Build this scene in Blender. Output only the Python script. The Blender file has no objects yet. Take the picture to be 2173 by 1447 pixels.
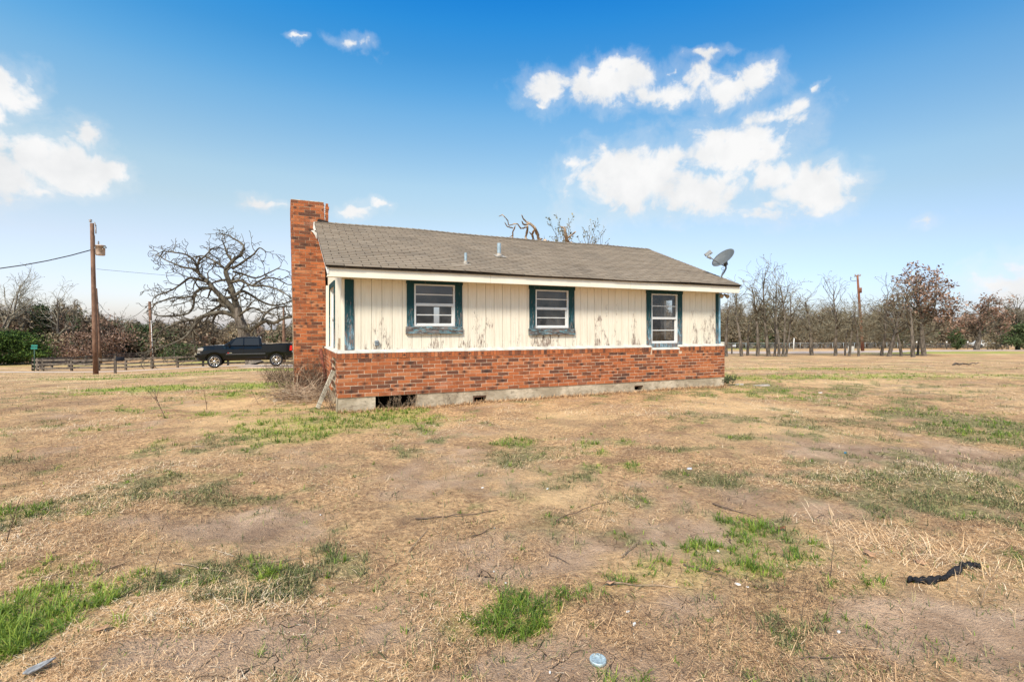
import bpy, math, random
import numpy as np
from mathutils import Vector, Matrix, Euler

sc = bpy.context.scene
COL = sc.collection
R = math.radians

# ---------------------------------------------------------------- camera
F, CX, Y0, CAMZ = 1058.9, 1086.5, 696.44, 1.40      # focal length / principal point in photo pixels
cam_d = bpy.data.cameras.new('camera')
cam_d.sensor_width = 36.0
cam_d.lens = F / 2173 * 36
cam_d.shift_y = (Y0 - 723.5) / 2173
cam_d.clip_start = 0.05
cam_d.clip_end = 6000
cam = bpy.data.objects.new('camera', cam_d)
COL.objects.link(cam)
cam.location = (0, 0, CAMZ)
cam.rotation_euler = (R(90), 0, 0)
sc.camera = cam

# ---------------------------------------------------------------- light, sky, exposure
SUN_EL, SUN_AZ = R(46), R(200)          # azimuth clockwise from +Y
sun_d = bpy.data.lights.new('sun', 'SUN')
sun_d.energy = 3.6
sun_d.angle = R(11)
sun_d.color = (1.0, 0.91, 0.78)
sun = bpy.data.objects.new('sun', sun_d)
COL.objects.link(sun)
sdir = Vector((math.sin(SUN_AZ) * math.cos(SUN_EL), math.cos(SUN_AZ) * math.cos(SUN_EL), math.sin(SUN_EL)))
sun.rotation_euler = sdir.to_track_quat('Z', 'Y').to_euler()
sc.view_settings.view_transform = 'Standard'
sc.view_settings.look = 'None'
sc.view_settings.exposure = 0.68
sc.view_settings.gamma = 1.0

world = bpy.data.worlds.new("World")
sc.world = world
world.use_nodes = True

class NT:
    """small helper for writing node trees"""
    def __init__(s, tree):
        s.t = tree; s.n = tree.nodes; s.l = tree.links
    def node(s, typ, **kw):
        nd = s.n.new(typ)
        for k, v in kw.items():
            if k.startswith('i_'):
                key = k[2:]
                key = int(key) if key.isdigit() else key
                s.set(nd.inputs[key], v)
            else:
                setattr(nd, k, v)
        return nd
    def set(s, inp, v):
        if isinstance(v, bpy.types.NodeSocket): s.l.new(v, inp)
        else:
            if isinstance(v, (tuple, list)) and len(v) == 3 and inp.type == 'RGBA': v = (*v, 1)
            inp.default_value = v
    def math(s, op, a, b=0.0, c=0.0, clamp=False):
        nd = s.n.new('ShaderNodeMath'); nd.operation = op; nd.use_clamp = clamp
        s.set(nd.inputs[0], a); s.set(nd.inputs[1], b); s.set(nd.inputs[2], c)
        return nd.outputs[0]
    def vmath(s, op, a, b=(0, 0, 0), out=0):
        nd = s.n.new('ShaderNodeVectorMath'); nd.operation = op
        s.set(nd.inputs[0], a); s.set(nd.inputs[1], b)
        return nd.outputs[out]
    def ramp(s, fac, stops, interp='LINEAR'):
        nd = s.n.new('ShaderNodeValToRGB'); cr = nd.color_ramp; cr.interpolation = interp
        while len(cr.elements) < len(stops): cr.elements.new(0.5)
        for e, (p, c) in zip(cr.elements, stops):
            e.position = p; e.color = (*c, 1) if len(c) == 3 else c
        s.set(nd.inputs[0], fac)
        return nd.outputs[0]
    def framp(s, fac, a, b, x=0.0, y=1.0):
        nd = s.n.new('ShaderNodeMapRange'); nd.interpolation_type = 'SMOOTHSTEP'
        s.set(nd.inputs[0], fac); nd.inputs[1].default_value = a; nd.inputs[2].default_value = b
        nd.inputs[3].default_value = x; nd.inputs[4].default_value = y
        return nd.outputs[0]
    def mix(s, fac, a, b, mode='MIX'):
        nd = s.n.new('ShaderNodeMix'); nd.data_type = 'RGBA'; nd.blend_type = mode
        s.set(nd.inputs[0], fac); s.set(nd.inputs[6], a); s.set(nd.inputs[7], b)
        return nd.outputs[2]
    def noise(s, vec, scale, detail=4, rough=0.55, dist=0.0):
        nd = s.n.new('ShaderNodeTexNoise')
        s.set(nd.inputs['Vector'], vec); nd.inputs['Scale'].default_value = scale
        nd.inputs['Detail'].default_value = detail; nd.inputs['Roughness'].default_value = rough
        nd.inputs['Distortion'].default_value = dist
        return nd.outputs[0]
    def mapping(s, vec, scale=(1, 1, 1), loc=(0, 0, 0), rot=(0, 0, 0)):
        nd = s.n.new('ShaderNodeMapping'); s.set(nd.inputs[0], vec)
        nd.inputs[1].default_value = loc; nd.inputs[2].default_value = rot; nd.inputs[3].default_value = scale
        return nd.outputs[0]
    def objco(s): return s.n.new('ShaderNodeTexCoord').outputs['Object']
    def attr(s, name, out='Fac'):
        nd = s.n.new('ShaderNodeAttribute'); nd.attribute_name = name
        return nd.outputs[out]
    def uv(s):
        return s.n.new('ShaderNodeTexCoord').outputs['UV']

# ---- world: Nishita sky, graded with height, with clouds placed by azimuth and elevation
w = NT(world.node_tree)
w.n.clear()
sky = w.node('ShaderNodeTexSky', sky_type='NISHITA', sun_disc=False)
sky.sun_elevation = SUN_EL; sky.sun_rotation = SUN_AZ
sky.air_density = 1.0; sky.dust_density = 1.0; sky.ozone_density = 2.0
gen = w.n.new('ShaderNodeTexCoord').outputs['Generated']
sep = w.node('ShaderNodeSeparateXYZ', i_0=w.vmath('NORMALIZE', gen))
el = w.math('ARCSINE', sep.outputs[2])
az = w.math('ARCTAN2', sep.outputs[0], sep.outputs[1])
comb = w.node('ShaderNodeCombineXYZ', i_0=az, i_1=el).outputs[0]
CLOUDS = [(15, 190, 62, 45), (-60, 200, 90, 60), (0, 252, 42, 16), (60, 322, 75, 45), (-40, 350, 120, 62), (150, 362, 95, 38), (225, 364, 42, 22),
          (85, 395, 60, 20), (188, 285, 46, 25), (632, 87, 18, 5), (750, 92, 46, 17), (535, 424, 32, 18), (578, 432, 26, 9), (748, 452, 42, 11), (802, 434, 26, 9),
          (1168, 195, 46, 32), (1150, 226, 34, 9), (1290, 178, 105, 36), (1312, 148, 42, 24), (1405, 200, 110, 22), (1565, 185, 66, 38), (1485, 165, 24, 22),
          (1632, 246, 66, 22), (1496, 115, 48, 9), (1431, 154, 9, 9), (1737, 188, 9, 13), (1212, 345, 40, 14), (1330, 385, 105, 64), (1420, 350, 60, 40),
          (1562, 318, 112, 48), (1500, 405, 95, 44), (1705, 405, 80, 48), (1632, 440, 60, 20), (1350, 430, 50, 26), (1640, 375, 50, 30), (1972, 472, 42, 13), (2125, 598, 75, 30), (2190, 625, 90, 60)]
n1 = w.noise(comb, 15.0, 10, 0.62, 0.5)
n2 = w.noise(w.vmath('ADD', comb, (3.3, 1.7, 0)), 34.0, 6, 0.6)
warp = w.node('ShaderNodeTexNoise'); w.set(warp.inputs['Vector'], comb); warp.inputs['Scale'].default_value = 22; warp.inputs['Detail'].default_value = 5
wv = w.vmath('MULTIPLY', w.vmath('SUBTRACT', warp.outputs[1], (0.5, 0.5, 0.5)), (0.085, 0.05, 0))
cc = w.vmath('ADD', comb, wv)
field = None
for (x, y, rx, ry) in CLOUDS:
    u = (x - CX) / F; v = (Y0 - y) / F
    a0 = math.atan(u); e0 = math.atan(v * math.cos(a0))
    kk = 1.36 if ry > 21 else 1.08
    ra = kk * rx / F * math.cos(a0) ** 2; re = kk * ry / F * math.cos(a0) * math.cos(e0) ** 2
    d = w.vmath('MULTIPLY', w.vmath('SUBTRACT', cc, (a0, e0, 0)), (1 / ra, 1 / re, 0))
    ln = w.vmath('LENGTH', d, out=1)
    g = w.math('SUBTRACT', 1.0, ln)
    g = w.math('MULTIPLY', g, min(1.0, 0.35 + ry / 60))
    field = g if field is None else w.math('SMOOTH_MAX', field, g, 0.22)
behind = w.math('MULTIPLY', w.math('SUBTRACT', w.noise(gen, 3.0, 7, 0.55), 0.53), 5.0)       # ordinary clouds over the half of the sky behind
isback = w.framp(sep.outputs[1], -0.35, 0.1, 1.0, 0.0)
field = w.math('MAXIMUM', field, w.math('SUBTRACT', behind, w.math('MULTIPLY', w.math('SUBTRACT', 1.0, isback), 6.0)))
field = w.math('ADD', field, w.math('MULTIPLY', w.math('SUBTRACT', n1, 0.5), 2.0))
field = w.math('ADD', field, w.math('MULTIPLY', w.math('SUBTRACT', n2, 0.5), 0.6))
lowdir = w.math('MULTIPLY', w.math('SUBTRACT', w.noise(comb, 4.0, 2), 0.5), 0.5)
field = w.math('ADD', field, 0.05)
mask = w.math('MAXIMUM', w.framp(field, 0.0, 0.60), w.math('MULTIPLY', w.framp(field, -0.45, 0.25), 0.22))
# pale haze veil toward the horizon
grade = w.ramp(w.math('MULTIPLY', el, 1 / R(60)), [(0.0, (.72, .71, .88)), (0.095, (.80, .74, .80)), (0.14, (.88, .76, .72)), (0.21, (.92, .83, .68)), (0.26, (.92, .90, .74)), (0.32, (.74, .88, .80)), (0.38, (.55, .86, .87)), (0.42, (.38, .81, .91)), (0.47, (.22, .73, .93)), (0.52, (.12, .70, 1.0)), (0.555, (.07, .64, 1.02)), (0.75, (.28, .72, 1.0)), (1.0, (.7, .9, 1.0))])
skyc = w.mix(1.0, sky.outputs[0], grade, 'MULTIPLY')
skyc = w.vmath('MULTIPLY', skyc, w.node('ShaderNodeCombineXYZ', i_0=w.math('MULTIPLY_ADD', sep.outputs[0], -0.26, 0.97), i_1=w.math('MULTIPLY_ADD', sep.outputs[0], -0.17, 0.98), i_2=w.math('MULTIPLY_ADD', sep.outputs[0], -0.09, 0.99)).outputs[0])
SKY_STR = 0.15
cl = w.ramp(w.noise(w.vmath('ADD', comb, (9.1, 4.2, 0)), 11.0, 5, 0.55), [(0.35, (3.45, 3.5, 3.55)), (0.6, (4.0, 4.0, 4.0))])
full = w.mix(mask, skyc, cl)
bg = w.node('ShaderNodeBackground', i_Strength=SKY_STR)
w.set(bg.inputs[0], full)
wo = w.n.new('ShaderNodeOutputWorld'); w.l.new(bg.outputs[0], wo.inputs[0])

# ---------------------------------------------------------------- object helpers
def tag(o, label=None, cat=None, group=None, kind=None):
    if label: o['label'] = label
    if cat: o['category'] = cat
    if group: o['group'] = group
    if kind: o['kind'] = kind
    return o

def empty(name, loc=(0, 0, 0), rotz=0.0, label=None, cat=None, group=None, parent=None):
    o = bpy.data.objects.new(name, None); COL.objects.link(o)
    o.location = loc; o.rotation_euler = (0, 0, rotz)
    o.empty_display_size = 0.2
    if parent: o.parent = parent
    return tag(o, label, cat, group)

def mesh_obj(name, me, mats, parent=None, smooth=False):
    o = bpy.data.objects.new(name, me); COL.objects.link(o)
    for m in (mats if isinstance(mats, (list, tuple)) else [mats]): me.materials.append(m)
    if parent: o.parent = parent
    if smooth:
        me.polygons.foreach_set('use_smooth', np.ones(len(me.polygons), dtype=bool))
    return o

def np_mesh(name, V, Fa, k, pt_attr=None, mat_idx=None, smooth=False):
    """V (n,3), Fa (m,k) arrays -> mesh"""
    V = np.asarray(V, dtype=np.float32); Fa = np.asarray(Fa, dtype=np.int32)
    me = bpy.data.meshes.new(name)
    me.vertices.add(len(V)); me.vertices.foreach_set('co', V.ravel())
    me.loops.add(Fa.size); me.loops.foreach_set('vertex_index', Fa.ravel())
    me.polygons.add(len(Fa)); me.polygons.foreach_set('loop_start', np.arange(0, Fa.size, k, dtype=np.int32))
    me.polygons.foreach_set('use_smooth', np.full(len(Fa), bool(smooth), dtype=bool))
    if mat_idx is not None: me.polygons.foreach_set('material_index', np.asarray(mat_idx, dtype=np.int32))
    for nm, arr in (pt_attr or {}).items():
        a = me.attributes.new(nm, 'FLOAT', 'POINT'); a.data.foreach_set('value', np.asarray(arr, dtype=np.float32))
    me.update(calc_edges=True); me.validate()
    return me

class MB:
    """collects primitive shapes into one mesh"""
    def __init__(s): s.v = []; s.f = []; s.mi = []; s.sm = []
    def add(s, verts, faces, mi=0, sm=False):
        b = len(s.v); s.v += [tuple(p) for p in verts]
        for f in faces: s.f.append(tuple(b + i for i in f)); s.mi.append(mi); s.sm.append(sm)
        return s
    def box(s, x0, x1, y0, y1, z0, z1, mi=0):
        v = [(x0, y0, z0), (x1, y0, z0), (x1, y1, z0), (x0, y1, z0), (x0, y0, z1), (x1, y0, z1), (x1, y1, z1), (x0, y1, z1)]
        return s.add(v, [(0, 3, 2, 1), (4, 5, 6, 7), (0, 1, 5, 4), (1, 2, 6, 5), (2, 3, 7, 6), (3, 0, 4, 7)], mi)
    def bar(s, p, q, w, h, mi=0, up=(0, 0, 1)):
        p = Vector(p); q = Vector(q); d = (q - p).normalized(); up = Vector(up)
        sx = d.cross(up)
        if sx.length < 1e-4: sx = d.cross(Vector((0, 1, 0)))
        sx.normalize(); uz = sx.cross(d)
        v = []
        for c in (p, q):
            for a, b in ((-1, -1), (1, -1), (1, 1), (-1, 1)): v.append(c + sx * a * w / 2 + uz * b * h / 2)
        return s.add(v, [(0, 1, 2, 3), (7, 6, 5, 4), (0, 4, 5, 1), (1, 5, 6, 2), (2, 6, 7, 3), (3, 7, 4, 0)], mi)
    def tube(s, pts, rad, k=8, mi=0, cap=True, sm=True):
        pts = [Vector(p) for p in pts]
        if not isinstance(rad, (list, tuple)): rad = [rad] * len(pts)
        v = []; ref = None
        for i, p in enumerate(pts):
            d = (pts[min(i + 1, len(pts) - 1)] - pts[max(i - 1, 0)]).normalized()
            if ref is None:
                ref = d.orthogonal().normalized()
            ref = (ref - d * ref.dot(d)).normalized(); o = d.cross(ref)
            for j in range(k):
                a = 2 * math.pi * j / k
                v.append(p + (ref * math.cos(a) + o * math.sin(a)) * rad[i])
        f = []
        for i in range(len(pts) - 1):
            for j in range(k):
                j2 = (j + 1) % k
                f.append((i * k + j, i * k + j2, (i + 1) * k + j2, (i + 1) * k + j))
        s.add(v, f, mi, sm)
        if cap:
            b = len(s.v) - len(v)
            s.f.append(tuple(b + j for j in reversed(range(k)))); s.mi.append(mi); s.sm.append(False)
            e = b + (len(pts) - 1) * k
            s.f.append(tuple(e + j for j in range(k))); s.mi.append(mi); s.sm.append(False)
        return s
    def lathe(s, prof, k=24, axis='z', c=(0, 0, 0), mi=0, sm=True):
        """prof = [(r, h)] revolved; axis x/y/z"""
        v = []; c = Vector(c)
        for r, h in prof:
            for j in range(k):
                a = 2 * math.pi * j / k; x, y = r * math.cos(a), r * math.sin(a)
                p = {'z': (x, y, h), 'y': (x, h, y), 'x': (h, x, y)}[axis]
                v.append(c + Vector(p))
        f = []
        for i in range(len(prof) - 1):
            for j in range(k):
                j2 = (j + 1) % k
                f.append((i * k + j, i * k + j2, (i + 1) * k + j2, (i + 1) * k + j))
        return s.add(v, f, mi, sm)
    def prism(s, poly, d0, d1, plane='xz', mi=0):
        """poly 2-D outline extruded along the remaining axis from d0 to d1"""
        n = len(poly)
        def P(a, b, d): return {'xz': (a, d, b), 'yz': (d, a, b), 'xy': (a, b, d)}[plane]
        v = [P(a, b, d0) for a, b in poly] + [P(a, b, d1) for a, b in poly]
        f = [tuple(range(n)), tuple(reversed(range(n, 2 * n)))] + [(i, (i + 1) % n + 0, (i + 1) % n + n, i + n) for i in range(n)]
        return s.add(v, f, mi)
    def build(s, name, mats, parent=None, bevel=0, recalc=True):
        me = bpy.data.meshes.new(name)
        me.from_pydata(s.v, [], s.f)
        me.polygons.foreach_set('material_index', np.array(s.mi, dtype=np.int32))
        me.polygons.foreach_set('use_smooth', np.array(s.sm, dtype=bool))
        me.update()
        if recalc:
            import bmesh
            bm = bmesh.new(); bm.from_mesh(me); bmesh.ops.recalc_face_normals(bm, faces=bm.faces); bm.to_mesh(me); bm.free()
        o = mesh_obj(name, me, mats, parent)
        if bevel:
            b = o.modifiers.new('bevel', 'BEVEL'); b.width = bevel; b.segments = 2; b.limit_method = 'ANGLE'
        return o

# ---------------------------------------------------------------- numpy noise
def _hash(ix, iy, seed):
    h = (ix.astype(np.int64) * 374761393 + iy.astype(np.int64) * 668265263 + seed * 1442695041) & 0x7fffffff
    h = ((h ^ (h >> 13)) * 1274126177) & 0x7fffffff
    h = (h ^ (h >> 16)) & 0x7fffffff
    return (h % 65536) / 65535.0
def vnoise(x, y, seed=0):
    ix = np.floor(x); iy = np.floor(y); fx = x - ix; fy = y - iy
    fx = fx * fx * (3 - 2 * fx); fy = fy * fy * (3 - 2 * fy)
    a = _hash(ix, iy, seed); b = _hash(ix + 1, iy, seed); c = _hash(ix, iy + 1, seed); d = _hash(ix + 1, iy + 1, seed)
    return (a * (1 - fx) + b * fx) * (1 - fy) + (c * (1 - fx) + d * fx) * fy
def fbm(x, y, octv=4, seed=0, gain=0.5):
    t = 0; amp = 1; tot = 0
    for i in range(octv):
        t = t + amp * vnoise(x, y, seed + i * 17); tot += amp
        x = x * 2.03 + 11.3; y = y * 2.03 + 5.7; amp *= gain
    return t / tot
def sstep(x, a, b):
    t = np.clip((x - a) / (b - a), 0, 1); return t * t * (3 - 2 * t)

# ---------------------------------------------------------------- terrain height
TY = np.arange(0, 2400, 0.5)
def prof(ys, zs, k):
    z = np.interp(TY, ys, zs)
    zz = np.convolve(np.pad(z, k, mode='edge'), np.ones(2 * k + 1) / (2 * k + 1), 'valid')
    return zz
PL = prof([0, 8, 12, 20, 32, 45, 60, 75, 100, 200, 2000], [-1.42, -1.42, -1.55, -2.05, -2.95, -3.89, -4.5, -4.7, -5.1, -6, -9], 5)
PM = prof([0, 8, 15, 24, 33.4, 40, 48, 60, 75, 100, 200, 2000], [-1.42, -1.42, -1.6, -2.05, -2.58, -2.95, -3.6, -4.2, -4.5, -5, -6, -9], 5)
PR = prof([0, 12, 18, 30, 50, 58, 68, 88, 150, 300, 2000], [-1.42, -1.42, -1.55, -2.05, -2.77, -3.02, -3.15, -3.79, -4.2, -5.3, -9], 5)
def base_z(X, Y):
    X = np.asarray(X, float); Y = np.asarray(Y, float)
    Yc = np.clip(Y, 0, 2390); u = X / np.maximum(Yc, 4)
    l = np.interp(Yc, TY, PL); m = np.interp(Yc, TY, PM); r = np.interp(Yc, TY, PR)
    wl = 1 - sstep(u, -0.85, -0.5); wr = sstep(u, -0.35, 0.35)
    return CAMZ + l * wl + m * (1 - wl) * (1 - wr) + r * wr
def ground_z(X, Y):
    X = np.asarray(X, float); Y = np.asarray(Y, float)
    z = base_z(X, Y)
    near = 1 - sstep(Y, 14, 40)
    z = z + (fbm(X * 0.55, Y * 0.55, 2, 5) - 0.5) * 0.09 * (0.4 + 0.6 * near)
    z = z + near * ((fbm(X * 2.6, Y * 2.6, 3, 9) - 0.5) * 0.055 + (fbm(X * 11, Y * 11, 3, 21) - 0.5) * 0.026)
    return z
def gz(x, y): return float(ground_z(np.array([x]), np.array([y]))[0])
def at(px, Y):
    """world x of photo column px at distance Y"""
    return (px - CX) / F * Y
def pt(px, py, Y):
    return Vector((at(px, Y), Y, CAMZ - (py - Y0) / F * Y))
def on_ground(px, py, lift=0.0):
    """where the photo point meets the ground"""
    Y = 2.0
    u = (px - CX) / F; s = (py - Y0) / F
    lo, hi = 1.5, 300.0
    for _ in range(60):
        mid = math.sqrt(lo * hi)
        zc = CAMZ - s * mid
        if zc > float(base_z(np.array([u * mid]), np.array([mid]))[0]): lo = mid
        else: hi = mid
    Y = lo
    return Vector((u * Y, Y, gz(u * Y, Y) + lift))

# ---------------------------------------------------------------- house frame
HC = Vector((-3.028, 8.6535, 0)); HTH = 0.4284
HL = Vector((math.cos(HTH), math.sin(HTH), 0)); HP = Vector((-math.sin(HTH), math.cos(HTH), 0))
LEN, DEP = 9.16, 6.2
def in_house(X, Y, m=0.0):
    dx = X - HC.x; dy = Y - HC.y
    a = dx * HL.x + dy * HL.y; t = dx * HP.x + dy * HP.y
    return (a > -m) & (a < LEN + m) & (t > -m) & (t < DEP + m)

# ---------------------------------------------------------------- ground cover masks
def ell(lst):
    out = []
    for (x, y, rx, ry, s) in lst:
        p = on_ground(x, y); h = max(0.3, CAMZ - p.z)
        out.append((p.x, p.y, rx * p.y / F, ry * p.y * p.y / (F * h), s))
    return out
GREEN = ell([(100, 1290, 115, 70, 1), (35, 1215, 60, 30, .8), (40, 1365, 70, 45, .8), (205, 1325, 55, 35, .6), (570, 1220, 25, 16, .5), (695, 1238, 28, 16, .5), (390, 1245, 60, 14, .3),
             (985, 1315, 50, 28, .9), (1040, 1318, 50, 30, .95), (1095, 1305, 50, 30, .9), (1150, 1285, 50, 24, .9), (1205, 1265, 50, 22, .95), (1255, 1255, 40, 18, .95), (1330, 1228, 50, 18, .95), (1390, 1212, 50, 18, .95), (1450, 1225, 45, 16, .7), (1620, 1190, 90, 22, .6), (1590, 1118, 42, 24, .8), (1600, 1150, 35, 16, .6), (1480, 1160, 45, 16, .65), (1500, 1205, 50, 18, .65), (1570, 1210, 50, 22, .7), (1625, 1225, 50, 18, .7), (1680, 1195, 60, 28, .8), (1720, 1210, 40, 22, .65), (1410, 1120, 50, 10, .35), (1690, 1125, 25, 10, .5),
             (1830, 1245, 55, 14, .6), (620, 918, 90, 16, .9), (700, 900, 90, 16, .95), (790, 888, 110, 14, 1.1), (850, 876, 60, 9, 1.0), (740, 876, 60, 8, 1.1), (560, 905, 60, 14, .8), (300, 905, 40, 6, .4), (570, 878, 60, 12, .5),
             (1110, 935, 55, 7, .7), (1265, 950, 32, 13, .75), (1320, 940, 28, 9, .6), (1355, 990, 45, 11, .75), (1290, 992, 30, 8, .45), (225, 905, 34, 12, .7), (340, 940, 16, 10, .45),
             (25, 1095, 42, 18, .6), (160, 1100, 30, 10, .5), (300, 826, 120, 6, .9), (230, 838, 110, 5, .45), (500, 840, 60, 9, .6), (560, 818, 60, 10, .75), (430, 789, 190, 4, .9),
             (270, 803, 130, 4, .75), (600, 784, 40, 7, .9), (250, 870, 90, 6, .4), (400, 880, 90, 8, .35), (2110, 915, 95, 28, .6), (2000, 880, 130, 25, .34), (1760, 800, 240, 6, .42), (1640, 835, 110, 12, .5),
             (1750, 1190, 80, 30, .3), (1700, 783, 160, 4, .45), (2000, 795, 180, 4, .36), (1560, 800, 30, 12, .5), (1950, 748, 280, 2.5, .7), (1835, 748, 40, 1.6, .9), (1700, 830, 80, 6, .4), (1560, 757, 90, 1, .0),
             (140, 775, 160, 5, .30), (470, 768, 140, 4, .35), (1580, 741, 60, 1.5, .6)])
DULL = ell([(1820, 1040, 330, 45, .55), (1560, 1010, 170, 28, .6), (2080, 905, 120, 35, .8), (1980, 1015, 130, 18, .8), (1720, 1080, 130, 26, .6), (2100, 1030, 90, 16, .6), (1880, 900, 200, 14, .45), (1640, 1260, 110, 26, .4), (1000, 965, 160, 9, .35), (430, 1060, 90, 12, .5), (150, 1190, 160, 22, .35), (480, 1250, 180, 26, .55), (560, 1230, 120, 20, .5), (370, 1040, 120, 22, .5), (2080, 900, 130, 45, .5), (1990, 1015, 90, 16, .6), (1950, 1000, 260, 45, .35), (1750, 1070, 200, 40, .35), (1530, 1000, 90, 25, .4), (1620, 1055, 120, 20, .35), (640, 1250, 220, 40, .35),
            (1650, 830, 240, 20, .35), (760, 1260, 60, 20, .3), (1250, 960, 200, 25, .15), (560, 1290, 120, 25, .3), (1740, 1310, 120, 30, .3), (1500, 1010, 90, 25, .25)])
BARE = ell([(1890, 962, 190, 20, .9), (2110, 985, 90, 25, .8), (1690, 1010, 90, 20, .5), (1860, 1085, 190, 22, .55), (2080, 1110, 130, 40, .5), (2020, 1330, 190, 60, .95), (1140, 1410, 130, 40, .8),
            (1130, 1160, 200, 50, .5), (450, 1105, 140, 25, .5), (430, 1390, 220, 40, .75), (700, 1340, 150, 60, .4), (1450, 1130, 120, 30, .4), (1560, 1060, 110, 25, .45), (1050, 1215, 90, 30, .6), (1500, 1290, 120, 35, .4), (700, 1120, 160, 30, .3), (1270, 1240, 60, 14, .3)])
def blobs(X, Y, L):
    m = np.zeros_like(X)
    for (cx, cy, rx, ry, s) in L:
        d2 = ((X - cx) / rx / 1.1) ** 2 + ((Y - cy) / ry / 1.1) ** 2
        m = np.maximum(m, s * np.minimum(1.0, np.exp(-d2 * 0.85) * 1.45))
    return m
def masks(X, Y):
    nb = fbm(X * 1.7, Y * 1.7, 4, 31)
    nf = fbm(X * 6.5, Y * 6.5, 3, 47)
    g = blobs(X, Y, GREEN) * (1 + 0.6 * sstep(Y, 9, 16)); g = np.clip(sstep(g + np.clip(nb - 0.5, -0.10, 0.12) * 1.2 + (nf - 0.5) * 1.6, 0.18, 0.92), 0, 1)
    dl = blobs(X, Y, DULL); far = sstep(Y, 12, 40)
    dl = np.clip(sstep(dl + (nb - 0.5) * 1.7 + (nf - 0.5) * 0.9 + 0.16, 0.34, 0.80), 0, 1) * (1 - 0.35 * far)
    b = blobs(X, Y, BARE); b = np.clip(sstep(b + (fbm(X * 1.1, Y * 1.1, 4, 77) - 0.47) * 1.5 + (nf - 0.5) * 0.9 + 0.10 * (Y < 6), 0.12, 0.75), 0, 1)
    return g, dl, b

# ---------------------------------------------------------------- materials
def material(name, build, rough=0.85, spec=0.3, metal=0.0):
    m = bpy.data.materials.new(name); m.use_nodes = True
    t = NT(m.node_tree); t.n.clear()
    b = t.n.new('ShaderNodeBsdfPrincipled'); o = t.n.new('ShaderNodeOutputMaterial'); t.l.new(b.outputs[0], o.inputs[0])
    b.inputs['Roughness'].default_value = rough; b.inputs['Specular IOR Level'].default_value = spec; b.inputs['Metallic'].default_value = metal
    t.b = b; t.out = o
    r = build(t)
    if r is not None: t.set(b.inputs['Base Color'], r)
    return m
def bump(t, h, strength=0.5, dist=0.01):
    nd = t.node('ShaderNodeBump'); nd.inputs['Strength'].default_value = strength; nd.inputs['Distance'].default_value = dist
    t.set(nd.inputs['Height'], h); t.l.new(nd.outputs[0], t.b.inputs['Normal'])
def plain(name, col, rough=0.8, spec=0.3, metal=0.0, var=0.12, scale=6.0, bmp=0.0):
    def f(t):
        n = t.noise(t.objco(), scale, 5, 0.6)
        if bmp: bump(t, n, bmp, 0.01)
        return t.mix(t.framp(n, 0.3, 0.7), tuple(c * (1 - var) for c in col), tuple(min(1, c * (1 + var)) for c in col))
    return material(name, f, rough, spec, metal)

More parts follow.
